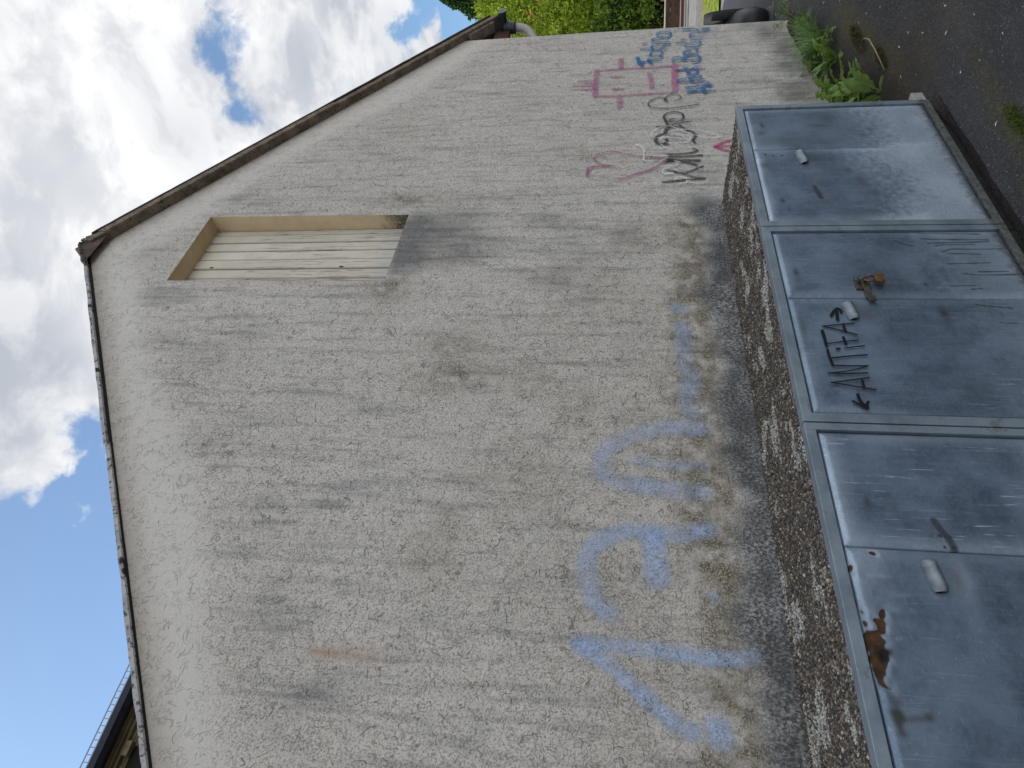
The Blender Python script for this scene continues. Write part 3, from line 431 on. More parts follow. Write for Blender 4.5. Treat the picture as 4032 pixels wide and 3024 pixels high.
# eaves at the right: rafter box, gutter, outlet, downpipe
M_zinc = m_plain('dark_zinc', (.035, .040, .047), .45, .35, .3, 9, .002, .5)
M_pvc = m_plain('grey_pipe', (.31, .295, .265), .5, 0, .12, 10, .001, .5)
M_brown = m_plain('brown_eave_board', (.06, .025, .018), .8, 0, .3, 12, .003)
GX, GZ, GR = 6.93, 2.80, .070
boxes('eave_board', [(XR+.005, 6.86, YW+.06, HB, 2.70, 2.84)], M_brown, .004, house)
slab('eave_lath', 6.56, 6.84, YW-.04, YW+.055, -.035, -.008, m_plain('pale_lath', (.30, .24, .19), .9, 0, .3), house, .004, 10)
def gutter_mesh():
    V, F = [], []; ys = [YW-.10, YW-.085, YW+.5, HB]; ns = 12
    for y in ys:
        for k in range(ns+1):
            a = math.pi + math.pi*k/ns; V.append((GX+math.cos(a)*GR, y, GZ+math.sin(a)*GR))
        for k in range(ns+1):
            a = 2*math.pi - math.pi*k/ns; V.append((GX+math.cos(a)*(GR-.004), y, GZ+math.sin(a)*(GR-.004)))
    w = 2*(ns+1)
    for j in range(len(ys)-1):
        for k in range(w): F.append((j*w+k, j*w+(k+1) % w, (j+1)*w+(k+1) % w, (j+1)*w+k))
    F.append(tuple(range(ns+1)))
    v2, f2 = tube([(GX+GR, y, GZ+.002) for y in (YW-.10, HB)], .009, 8)
    return join([(V, F), (v2, f2)])
gv, gf = gutter_mesh()
gut = link('gutter', mesh('gutter', gv, gf, M_zinc, False), house)
sv, sf = tube([(GX, YW+.06, GZ-.03), (GX, YW+.06, GZ-.07), (GX-.006, YW+.06, GZ-.125), (GX-.008, YW+.06, GZ-.13), (GX-.008, YW+.06, GZ-.15)], [.074, .072, .054, .060, .058], 14)
link('outlet_funnel', mesh('outlet_funnel', sv, sf, M_zinc, True), gut)
pv, pf = tube([(GX-.008, YW+.06, GZ-.145), (GX-.012, YW+.06, GZ-.19), (GX-.035, YW+.062, GZ-.24), (GX-.085, YW+.07, GZ-.285), (GX-.16, YW+.08, GZ-.32), (GX-.26, YW+.10, GZ-.36), (GX-.315, YW+.11, GZ-.42), (GX-.325, YW+.11, GZ-.52), (GX-.325, YW+.11, .2)], .042, 14)
link('downpipe', mesh('downpipe', pv, pf, M_pvc, True), house)

# ------------------------------------------------------------------ spray paint on the wall
def catmull(P, step=.012):
    P = [np.array(p, float) for p in P]
    if len(P) == 2: 
        L = np.linalg.norm(P[1]-P[0]); n = max(2, int(L/step)); return [P[0]+(P[1]-P[0])*i/n for i in range(n+1)]
    out = []; Q = [2*P[0]-P[1]] + P + [2*P[-1]-P[-2]]
    for i in range(1, len(Q)-2):
        n = max(2, int(np.linalg.norm(Q[i+1]-Q[i])/step))
        for k in range(n):
            t = k/n; a, b, c, d = Q[i-1], Q[i], Q[i+1], Q[i+2]
            out.append(.5*(2*b + (c-a)*t + (2*a-5*b+4*c-d)*t*t + (3*b-a-3*c+d)*t**3))
    out.append(P[-1]); return out
def strokes_mesh(name, key, y, mat, wk=1.0, step=.012, amt=None):
    V, F, E, AM = [], [], [], []; ACR = (-1, -.6, 0, .6, 1)
    for si, (w, pts) in enumerate(STROKES[key]):
        hw = w*.5*wk; P = catmull(pts, min(step, hw*.9)); T = []
        for i in range(len(P)):
            t = P[min(i+1, len(P)-1)] - P[max(i-1, 0)]; T.append(t/max(1e-9, np.linalg.norm(t)))
        rows = [(P[0]-T[0]*hw*c, T[0], c) for c in (1, .6)] + [(p, t, 0) for p, t in zip(P, T)] + [(P[-1]+T[-1]*hw*c, T[-1], c) for c in (.6, 1)]
        k = len(V); yy = y - si*.00012
        for ri, (p, t, c) in enumerate(rows):
            nrm = np.array((-t[1], t[0])); wob = 1 + .12*mnoise.noise(Vector((p[0]*23, p[1]*23, si)))
            for a in ACR:
                q = p + nrm*a*hw*wob; V.append((q[0], yy - ri*4e-6, q[1])); E.append(max(0., 1-math.hypot(a, c))); AM.append(1.0 if not amt else amt[si])
        for r in range(len(rows)-1):
            for c in range(4): F.append((k+r*5+c, k+r*5+c+1, k+(r+1)*5+c+1, k+(r+1)*5+c))
    return mesh(name, V, F, mat, False, dict(edge=E, amt=AM))
def graffiti(key, off, mat, label, wk=1.0, amt=None):
    tag(link('graffiti', strokes_mesh('graffiti', key, YW-off, mat, wk, .012, amt), house), label)
graffiti('big', .0085, spray('pale_blue_spray', (.42, .53, .77), .74, (.0, .8), .8, .8, False, True), 'large faded pale blue sprayed letters above the cupboards', 1.32, (1, .95, .85, 1, .62, .5, 1, .6, .75, .6, .5))
graffiti('figure', .0085, spray('pink_spray', (.46, .16, .30), .80, (.0, .6), .45), 'pink square figure with stick hair, two eyes and a straight mouth', 1.35)
graffiti('blue', .012, spray('blue_spray', (.02, .15, .36), .96, (.0, .45), .22), 'blue handwriting in two lines at the wall corner', 1.75)
graffiti('gray', .0085, spray('black_spray', (.035, .035, .045), .92, (.0, .6), .3), 'thin blackish sprayed writing between heart and pink figure', 1.75)
graffiti('white', .0165, spray('white_marker', (.74, .75, .74), .85, (.0, .5), .15), 'thin white scrawl over the blackish writing', 1.35)
graffiti('heart', .0125, spray('magenta_spray', (.36, .06, .20), .86, (.0, .7), .35), 'magenta outlined heart', 1.9)
graffiti('star', .0085, spray('red_pink_spray', (.52, .05, .20), .85, (.0, .8), .3), 'red-pink pointed mark just above the cupboard top', 2.0)
# ================================================================== the three bin cupboards (exposed-aggregate concrete, galvanised doors)
FY = 1.888
def b_galv(n, p):
    o = n.obj(); rust = n.attr('rust'); grey = n.attr('grime'); zinc = n.attr('zinc'); smud = n.attr('smudge'); runs = n.attr('runs')
    cl = n.noise(o, 5.5, 4, .6); sp = n.vor(o, 95, 'F1', 'Color'); spv = n.new('ShaderNodeSeparateColor'); n.put(spv.inputs[0], sp)
    brush = n.noise(n.scl(o, (60, 60, 5)), 1.0, 4, .6); drip = n.noise(n.scl(o, (150, 150, 4)), 1.0, 3, .6, .6)
    fleck = n.noise(n.scl(o, (70, 70, 190)), 1.0, 4, .7)
    c = n.mix(n.map(cl, .3, .7), (.088, .126, .178), (.172, .228, .300))
    c = n.mix(n.map(spv.outputs[0], 0, 1, 0, .22), c, (.22, .28, .36))
    c = n.mix(n.map(brush, .5, .75, 0, .4), c, (.22, .275, .35))
    dl = n.m('MULTIPLY', n.m('MULTIPLY', n.map(drip, .60, .70), n.map(n.noise(o, 9, 3, .6), .42, .62)), n.m('ADD', .35, runs), clamp=True)
    c = n.mix(n.m('MULTIPLY', dl, .9), c, (.52, .58, .66))
    zz = n.m('MULTIPLY', zinc, n.m('ADD', n.m('MULTIPLY', fleck, 1.1), n.m('MULTIPLY', cl, .5)), clamp=True)
    c = n.mix(n.m('MULTIPLY', zz, .95), c, (.52, .60, .70))
    c = n.mix(n.m('MULTIPLY', n.map(fleck, .60, .72), .5), c, (.40, .46, .53))
    c = n.mix(n.m('MULTIPLY', smud, n.m('ADD', .85, n.m('MULTIPLY', fleck, .7)), clamp=True), c, (.035, .042, .052))
    c = n.mix(n.m('MULTIPLY', grey, n.m('ADD', .75, n.m('MULTIPLY', cl, .6)), clamp=True), c, (.045, .046, .040))
    rn = n.noise(o, 40, 4, .65)
    c = n.mix(n.map(rust, .42, .58), c, n.mix(n.map(rn, .3, .7), (.024, .013, .008), (.085, .038, .013)))
    c = n.mix(n.attr('hole'), c, (.004, .003, .003))
    r = n.m('ADD', .42, n.m('ADD', n.m('MULTIPLY', cl, .16), n.m('MULTIPLY', rust, .35)))
    h = n.m('ADD', n.m('MULTIPLY', n.noise(o, 3.2, 2, .5), 1.0), n.m('ADD', n.m('MULTIPLY', fleck, .02), n.m('MULTIPLY', rust, -.05)))
    setp(n, p, c, r, n.bump(h, .5, .012), n.m('SUBTRACT', .62, n.m('MULTIPLY', n.m('MAXIMUM', rust, n.m('MAXIMUM', smud, grey)), .55)), .4)
M_galv = material('galvanised_sheet', b_galv)
def b_frame(n, p):
    o = n.obj(); s = n.new('ShaderNodeSeparateXYZ'); n.put(s.inputs[0], o); f = n.noise(o, 6, 5, .6); g = n.noise(o, 50, 4, .65)
    c = n.mix(n.map(f, .3, .7), (.16, .205, .25), (.27, .325, .38)); c = n.mix(n.map(g, .55, .7, 0, .5), c, (.30, .33, .34))
    c = n.mix(n.map(n.noise(o, 11, 4, .7), .60, .68, 0, .5), c, (.12, .12, .09))
    low = n.map(n.m('ADD', s.outputs[2], n.m('MULTIPLY', f, .06)), .12, .06)
    c = n.mix(n.m('MULTIPLY', low, .9), c, n.mix(n.map(g, .35, .65), (.035, .034, .028), (.095, .092, .08)))
    setp(n, p, c, n.m('ADD', .45, n.m('MULTIPLY', low, .4)), n.bump(g, .25, .003), n.m('SUBTRACT', .5, n.m('MULTIPLY', low, .5)), .4)
M_frame = material('galvanised_frame', b_frame)
M_conc = m_plain('rough_concrete', (.30, .29, .27), .95, 0, .3, 9, .006, .2, 90)
M_handle = m_plain('bright_zinc', (.18, .21, .235), .45, .5, .22, 40, .002, .5, 90)
M_gap = m_plain('gap_shade_black', (.012, .012, .014), .9, 0, .1)
def b_pebble(n, p):
    c = n.attr('col', 'Color'); o = n.obj()
    setp(n, p, n.mix(n.map(n.noise(o, 260, 2, .6), .3, .7, 0, .45), c, n.v('SCALE', c, scale=.45)), .75, None, 0, .35)
M_peb = material('pebbles', b_pebble)

def inpoly(x, z, P):
    c = np.zeros(x.shape, bool); j = len(P)-1
    for i in range(len(P)):
        (xi, zi), (xj, zj) = P[i], P[j]
        cond = ((zi > z) != (zj > z)) & (x < (xj-xi)*(z-zi)/(zj-zi+1e-12)+xi); c ^= cond; j = i
    return c
def box_blur(a, k):
    for _ in range(2):
        for ax in (0, 1):
            s = np.zeros_like(a)
            for d in range(-k, k+1): s += np.roll(a, d, ax)
            a = s/(2*k+1)
    return a
def line_mask(X, Z, P, w):
    d = np.full(X.shape, 9.0)
    for (a, b), (c, e) in zip(P[:-1], P[1:]):
        dx, dz = c-a, e-b; t = np.clip(((X-a)*dx+(Z-b)*dz)/(dx*dx+dz*dz), 0, 1); d = np.minimum(d, np.hypot(X-a-t*dx, Z-b-t*dz))
    return 1-sstep(w*.4, w, d)
def door_leaf(x0, x1, z0, z1, feat):
    step = .0045; nx = int((x1-x0)/step); nz = int((z1-z0)/step)
    xs = np.linspace(x0, x1, nx); zs = np.linspace(z0, z1, nz); X, Z = np.meshgrid(xs, zs, indexing='ij')
    e = np.minimum(np.minimum(X-x0, x1-X), np.minimum(Z-z0, z1-Z))
    Y = FY + .0045 + .0045*(1-sstep(0, .022, e))**1.5
    lo = np.array([[mnoise.noise(Vector((x*2.3, z*2.1, x0*7))) for z in zs[::8]] for x in xs[::8]]).repeat(8, 0).repeat(8, 1)[:nx, :nz]
    lo = box_blur(np.pad(lo, ((0, nx-lo.shape[0]), (0, nz-lo.shape[1])), 'edge'), 7)
    Y += lo*.0035*sstep(0, .1, e)
    A = {k: np.zeros_like(X) for k in ('rust', 'grime', 'zinc', 'smudge', 'runs', 'hole')}
    nz_ = np.array([[mnoise.fractal(Vector((x*38, z*38, 3)), .8, 2, 3) for z in zs[::2]] for x in xs[::2]]).repeat(2, 0).repeat(2, 1)[:nx, :nz]
    nz_ = np.pad(nz_, ((0, nx-nz_.shape[0]), (0, nz-nz_.shape[1])), 'edge')
    feat(X, Z, A, nz_, Y)
    A['zinc'] += .34*(1-sstep(.004, .06, e))*np.clip(.6+1.9*lo, 0, 1.4)
    A['grime'] = np.maximum(A['grime'], .75*(1-sstep(.0, .06, Z-z0+.02*nz_)))
    for k in A: A[k] = np.clip(A[k], 0, 1).reshape(-1)
    nv = nx*nz; V = np.stack([X, Y, Z], -1).reshape(-1, 3)
    F = [tuple(q) for q in grid_faces(nx, nz)]
    # returned edges so that the leaf has thickness
    rim = [i*nz for i in range(nx)] + [(nx-1)*nz+j for j in range(1, nz)] + [i*nz+nz-1 for i in range(nx-2, -1, -1)] + [j for j in range(nz-2, 0, -1)]
    V2 = V[rim].copy(); V2[:, 1] = FY+.03; V = np.concatenate([V, V2]); m = len(rim)
    for k in range(m): F.append((rim[(k+1) % m], rim[k], nv+k, nv+(k+1) % m))
    at = {k: np.concatenate([a, a[rim]]) for k, a in A.items()}
    return mesh('door', V, F, M_galv, True, at)
def dent(Y, X, Z, x, z, sx, sz, d): Y += d*np.exp(-((X-x)/sx)**2-((Z-z)/sz)**2)
def f_plain(X, Z, A, q, Y): A['runs'] += .5
def f_b1l(X, Z, A, q, Y):
    A['zinc'] += (1-sstep(.20, .56, Z+.10*q+.05*np.sin(X*9)))*1.0 + .5*sstep(.90, .965, Z)*(X < 3.25)
    A['smudge'] += np.maximum.reduce([line_mask(X, Z, [(2.89, .705), (2.98, .72)], .016)*.8, blob(X, Z, [(2.87, .88, .02, .012, .8), (2.80, .86, .02, .01, .5), (3.03, .50, .05, .03, .55), (2.92, .47, .03, .05, .45), (2.78, .50, .03, .04, .45), (3.12, .54, .03, .02, .5), (3.25, .70, .04, .05, .15)])])
    A['grime'] += blob(X, Z, [(3.24, .69, .055, .05, .55), (3.05, .93, .10, .02, .4), (3.2, .60, .05, .12, .25), (3.18, .925, .03, .02, .6)])
    for x, z in ((3.284, .904), (3.273, .868), (3.271, .825)): A['hole'] = np.maximum(A['hole'], 1-sstep(.004, .0075, np.hypot(X-x, Z-z)))
def f_b1r(X, Z, A, q, Y):
    A['zinc'] += (1-sstep(.18, .50, Z+.10*q))*.8 + .3*(1-sstep(3.70, 3.78, -X+7.46))
    A['smudge'] += blob(X, Z, [(3.58, .885, .03, .012, .8), (3.50, .90, .02, .02, .4), (3.56, .60, .02, .05, .5), (3.62, .56, .05, .04, .3), (3.45, .40, .02, .02, .3)])
    A['grime'] += blob(X, Z, [(3.42, .75, .05, .25, .35), (3.55, .55, .15, .15, .2)])
def f_b2r(X, Z, A, q, Y):
    A['zinc'] += (1-sstep(.20, .45, Z+.08*q))*.35
    for P in ([(2.61, .36), (2.60, .12)], [(2.57, .36), (2.565, .25), (2.56, .10)], [(2.54, .34), (2.548, .10)], [(2.52, .32), (2.53, .28), (2.53, .16)], [(2.48, .30), (2.50, .26), (2.498, .06)], [(2.47, .28), (2.465, .16)], [(2.40, .30), (2.408, .14)], [(2.34, .26), (2.33, .22), (2.333, .05)], [(2.35, .20), (2.352, .09)], [(2.56, .47), (2.53, .43), (2.52, .40)], [(2.26, .33), (2.263, .24)], [(2.24, .26), (2.245, .22)]):
        A['smudge'] = np.maximum(A['smudge'], line_mask(X, Z, P, .0042)*.95)
    A['smudge'] = np.maximum(A['smudge'], blob(X, Z, [(2.345, .90, .03, .012, .75), (2.30, .895, .02, .02, .4), (2.27, .42, .012, .008, .8)]))
    A['grime'] += blob(X, Z, [(2.24, .54, .05, .06, .35), (2.35, .61, .10, .10, .15)])
def f_b2l(X, Z, A, q, Y):
    A['zinc'] += .25*(1-sstep(.1, .4, Z+.1*q)); A['runs'] += .5*(1-sstep(.25, .45, Z))
    A['smudge'] += blob(X, Z, [(2.10, .40, .035, .02, .85), (2.06, .40, .05, .018, .55), (1.98, .395, .03, .015, .4), (2.18, .88, .02, .012, .4), (2.02, .925, .08, .012, .4)])
    A['smudge'] = np.maximum(A['smudge'], np.maximum(line_mask(X, Z, [(2.15, .27), (2.14, .22), (2.13, .15)], .004), line_mask(X, Z, [(2.05, .22), (2.045, .16)], .003)))
    A['grime'] += blob(X, Z, [(1.70, .42, .035, .035, .5), (2.09, .68, .05, .04, .45), (1.72, .37, .05, .05, .3)])
def f_b3r(X, Z, A, q, Y):
    A['runs'] += .95; A['zinc'] += .35*sstep(.86, .95, Z) + .25*(1-sstep(.25, .5, Z))
    A['smudge'] += blob(X, Z, [(1.235, .86, .022, .012, .7)])
    A['smudge'] = np.maximum(A['smudge'], np.maximum(line_mask(X, Z, [(1.180, .685), (1.150, .675), (1.115, .66), (1.085, .655)], .016)*.75, np.maximum.reduce([1-sstep(.003, .006, np.hypot(X-a, Z-b)) for a, b in ((1.128, .683), (1.123, .655), (1.092, .68), (1.092, .655))])))
def f_b3l(X, Z, A, q, Y):
    r = np.zeros_like(X)
    for P in RUST_P: r = np.maximum(r, inpoly(X+.022*q, Z+.018*np.roll(q, 17, 0)-.012, P).astype(float))
    r *= np.clip(1.05+1.6*np.roll(q, 41, 1), 0, 1)
    for xx, zz, ln in ((.985, .925, .05), (.93, .90, .07), (.885, .905, .045), (.845, .915, .09), (.80, .925, .05)): r = np.maximum(r, .62*line_mask(X+.004*q, Z, [(xx, zz), (xx+.003, zz-ln)], .0045))
    A['rust'] = box_blur(r, 1); g = np.zeros_like(X)
    for P in GREY_P: g = np.maximum(g, inpoly(X+.022*q, Z+.018*np.roll(q, 11, 0), P).astype(float))
    A['grime'] = np.maximum(A['grime'], box_blur(g, 1)*1.0)
    hx, hz = np.mean([p[0] for p in HOLE_P[0]]), np.mean([p[1] for p in HOLE_P[0]])
    A['hole'] = np.maximum(A['hole'], box_blur(inpoly(X+.003*q, Z+.003*q, HOLE_P[0]).astype(float), 1)*1.3)
    rim = np.clip(box_blur(r, 5)*2, 0, 1)*(1-A['rust'])
    A['zinc'] += rim*.35 + .3*sstep(.80, .93, Z)*sstep(.85, 1.0, X) + .5*blob(X, Z, [(.99, .66, .06, .03, 1)])
    A['grime'] += blob(X, Z, [(.99, .675, .05, .02, .5)])
    Y += -.004*rim + .004*A['rust']

def handle_mesh(x0, x1, zc):
    """pressed-steel cup handle, open underneath"""
    V, F = [], []; nx, na = 12, 8; hgt, dep = .034, .024
    for layer, sh in ((0, 0.0), (1, .0022)):
        for i in range(nx+1):
            t = i/nx; e = 1-abs(2*t-1)**14; x = x0+(x1-x0)*t; zt = zc + (t-.5)*.012
            for k in range(na+1):
                a = math.pi*.5*k/na
                d = (dep-sh)*(.6+.4*e); h = (hgt-sh)*(.8+.2*e)
                V.append((x, FY+.004 - math.sin(a)*d, zt + math.cos(a)*h - .012 - (0 if k < na else .004)))
    w = na+1; L = (nx+1)*w
    for i in range(nx):
        for k in range(na): F.append((i*w+k, i*w+k+1, (i+1)*w+k+1, (i+1)*w+k)); F.append((L+i*w+k, L+(i+1)*w+k, L+(i+1)*w+k+1, L+i*w+k+1))
        F.append((i*w+na, L+i*w+na, L+(i+1)*w+na, (i+1)*w+na))
    for i in (0, nx):
        for k in range(na): q = (i*w+k, L+i*w+k, L+i*w+k+1, i*w+k+1); F.append(q if i == 0 else q[::-1])
        c = len(V); V.append((V[i*w][0], FY+.005, V[i*w+na][2]))
        for k in range(na): F.append((c, i*w+k, i*w+k+1) if i == 0 else (c, i*w+k+1, i*w+k))
    return mesh('handle', V, F, M_handle, True)

# pebble layer: individual stones on a mortar bed
ICO_V, ICO_F = None, None
def ico():
    bm = bmesh.new(); bmesh.ops.create_icosphere(bm, subdivisions=1, radius=1); v = np.array([q.co[:] for q in bm.verts]); f = np.array([[a.index for a in q.verts] for q in bm.faces]); bm.free(); return v, f
ICO_V, ICO_F = ico()
PAL = np.array([(.085,.068,.052),(.055,.048,.042),(.115,.090,.066),(.040,.036,.033),(.15,.12,.09),(.095,.082,.07),(.07,.052,.038),(.21,.17,.125),(.06,.056,.054)])
def pebbles(x0, x1, y0, y1, z):
    s = .0098; P = []
    gx = np.arange(x0, x1, s); gy = np.arange(y0, y1, s*.9)
    GXX, GYY = np.meshgrid(gx, gy, indexing='ij'); n = GXX.size
    px = GXX.ravel()+rng.uniform(-.42, .42, n)*s; py = GYY.ravel()+rng.uniform(-.42, .42, n)*s
    ok = (px > x0+.003) & (px < x1-.003) & (py > y0+.003) & (py < y1-.004); px, py = px[ok], py[ok]; n = len(px)
    sz = rng.uniform(.0038, .0072, n); ax = np.stack([sz*rng.uniform(.8, 1.35, n), sz*rng.uniform(.7, 1.0, n), sz*rng.uniform(.5, .85, n)], 1)
    an = rng.uniform(0, math.pi, n); ca, sa = np.cos(an), np.sin(an)
    tilt = rng.normal(0, .4, n)
    lv = ICO_V[None]*ax[:, None]
    zz = lv[:, :, 2]*np.cos(tilt)[:, None] + lv[:, :, 0]*np.sin(tilt)[:, None]*.6
    vx = lv[:, :, 0]*ca[:, None]-lv[:, :, 1]*sa[:, None]+px[:, None]; vy = lv[:, :, 0]*sa[:, None]+lv[:, :, 1]*ca[:, None]+py[:, None]
    lo = np.array([mnoise.noise(Vector((a*6, b*6, 1.7))) for a, b in zip(px, py)])
    lic = np.array([mnoise.fractal(Vector((a*5.2, b*8.5, 5.2)), .8, 2, 3) for a, b in zip(px, py)])
    vz = zz + (z + .0015 + rng.uniform(-.0015, .003, n) + .004*lo)[:, None]
    col = PAL[rng.integers(0, len(PAL), n)]*(1+.25*lo[:, None])*rng.uniform(.75, 1.35, n)[:, None]
    pale = rng.random(n) < .055; col[pale] = np.array((.42, .36, .28))*rng.uniform(.6, 1.15, pale.sum())[:, None]
    L = (lic > .36) & (rng.random(n) < .75); col[L] = np.array((.41, .395, .355))*rng.uniform(.7, 1.2, L.sum())[:, None]
    L2 = (lic > .2) & (rng.random(n) < .22); col[L2] = np.array((.27, .25, .21))*rng.uniform(.7, 1.2, L2.sum())[:, None]
    V = np.stack([vx, vy, vz], -1).reshape(-1, 3); F = (ICO_F[None]+(np.arange(n)*len(ICO_V))[:, None, None]).reshape(-1, 3)
    me = bpy.data.meshes.new('pebble_facing'); me.vertices.add(len(V)); me.vertices.foreach_set('co', V.astype(np.float32).ravel())
    me.loops.add(F.size); me.loops.foreach_set('vertex_index', F.astype(np.int32).ravel()); me.polygons.add(len(F))
    me.polygons.foreach_set('loop_start', np.arange(0, F.size, 3, dtype=np.int32)); me.polygons.foreach_set('use_smooth', [True]*len(F))
    me.update(calc_edges=True); c = np.repeat(np.clip(col*np.array((1.15, 1.18, 1.22)), 0, .75), len(ICO_V), 0); c = np.concatenate([c, np.ones((len(c), 1))], 1).astype(np.float32)
    me.attributes.new('col', 'FLOAT_COLOR', 'POINT').data.foreach_set('color', c.ravel()); me.materials.append(M_peb); me.validate(); return me

TOPZ = .996
bays = [dict(x0=2.668, x1=3.800, ix0=2.703, ix1=3.764, seam=3.331, hx=(3.184, 3.297), fl=f_b1l, fr=f_b1r, lab='right-hand bin cupboard at the asphalt end, its galvanised doors plain with three small bolt holes'),
        dict(x0=1.545, x1=2.662, ix0=1.583, ix1=2.629, seam=2.186, hx=(2.054, 2.148), fl=f_b2l, fr=f_b2r, lab='middle bin cupboard with black handwriting on its door and a padlocked hasp'),
        dict(x0=.420, x1=1.539, ix0=.460, ix1=1.510, seam=1.078, hx=(.945, 1.042), fl=f_b3l, fr=f_b3r, lab='left-hand bin cupboard with rusted holes along the top of its left door')]
for bi, b in enumerate(bays):
    x0, x1 = b['x0'], b['x1']
    cup = thing('bin_cupboard', b['lab'], 'bin cupboard', ((x0+x1)/2, FY, 0), 'bin cupboards along the gable wall')
    bx1 = 3.793 if bi == 0 else x1; bx0 = x0
    boxes('concrete_box', [(bx0+.002, bx1-.002, FY+.045, 2.505, -.06, TOPZ-.006)], M_conc, .006, cup)
    link('pebble_facing', pebbles(bx0+.002, bx1-.002, FY+.034, 2.512, TOPZ-.006), cup)
    boxes('base_gap_shade', [(x0+.002, x1-.002, FY+.03, FY+.043, -.10, .040)], m_plain('gap_shade_concrete', (.035, .034, .03), .95, 0, .4, 12, .005), .004, cup)  # slab coloured near black to stand for the shaded gap under the frame
    if bi == 0: boxes('foot', [(x1+.001, x1+.11, FY+.012, FY+.05, -.02, .06)], m_plain('pale_concrete', (.30, .30, .27), .95, 0, .25, 12, .005), .008, cup)
    zt, zb = .965, .033
    boxes('frame', [(x0, b['ix0'], FY, FY+.042, .0, 1.0), (b['ix1'], x1, FY, FY+.042, .0, 1.0),
                    (b['ix0'], b['ix1'], FY+.0005, FY+.042, zt, 1.0), (b['ix0'], b['ix1'], FY+.0005, FY+.042, .0, zb)], M_frame, .0016, cup)
    link('gap_shade', mesh('gap_shade', [(b['ix0']-.002, FY+.029, zb-.002), (b['ix1']+.002, FY+.029, zb-.002), (b['ix1']+.002, FY+.029, zt+.002), (b['ix0']-.002, FY+.029, zt+.002)], [(0, 1, 2, 3)], M_gap), cup)  # black sheet standing in for the shade inside the door gaps
    g = .0078; sg = .0012 if bi == 0 else .0026
    dl = link('door', door_leaf(b['ix0']+g, b['seam']-sg, zb+g, zt-g, b['fl']), cup)
    dr = link('door', door_leaf(b['seam']+sg, b['ix1']-g, zb+g, zt-g, b['fr']), cup)
    link('handle', handle_mesh(b['hx'][0], b['hx'][1], .738), dl)
    if bi == 1:
        tag(dl, 'door with black handwriting between two arrows')
        M_mark = spray('black_marker', (.006, .006, .008), 1.0, (.05, .25), 0, .55, True)
        link('marker_writing', strokes_mesh('marker_writing', 'antifa', FY-.0016, M_mark, 1.05, .006), dl)
        # hasp: plates and turned-over strap
        M_hasp = m_plain('tarnished_steel', (.09, .078, .062), .45, .6, .45, 60, .002)
        boxes('hasp', [(2.232, 2.296, FY-.004, FY+.008, .632, .688), (2.172, 2.262, FY-.011, FY-.005, .640, .664), (2.150, 2.182, FY-.014, FY-.0115, .632, .660)], M_hasp, .0015, dr)
        v, f = tube([(2.268, FY-.004, .672), (2.268, FY-.022, .672), (2.270, FY-.030, .664), (2.270, FY-.022, .650), (2.270, FY-.004, .650)], .0045, 8)
        link('staple', mesh('staple', v, f, M_hasp, True), dr)
        for bx, bz in ((2.288, .680), (2.240, .640), (2.288, .640)):
            v, f = tube([(bx, FY-.0035, bz), (bx, FY-.0065, bz)], .005, 8); link('bolt_head', mesh('bolt_head', v, f, M_handle), dr)
    if bi == 2: tag(dl, 'door with orange-brown rust holes under its top edge')
# brass padlock hanging in the hasp
pl = thing('padlock', 'weathered brass padlock hanging from the hasp of the middle cupboard', 'padlock', (2.272, FY-.022, .585))
M_brass = m_plain('worn_brass', (.13, .075, .03), .55, .4, .4, 60, .002)
boxes('lock_body', [(2.248, 2.296, FY-.032, FY-.014, .583, .618)], M_brass, .004, pl)
v, f = tube([(2.258, FY-.023, .616), (2.258, FY-.023, .640), (2.262, FY-.023, .654), (2.272, FY-.023, .660), (2.282, FY-.023, .654), (2.286, FY-.023, .640), (2.286, FY-.023, .616)], .0038, 8)
link('shackle', mesh('shackle', v, f, m_plain('rusty_shackle', (.20, .10, .07), .5, .5, .4, 80), True), pl)
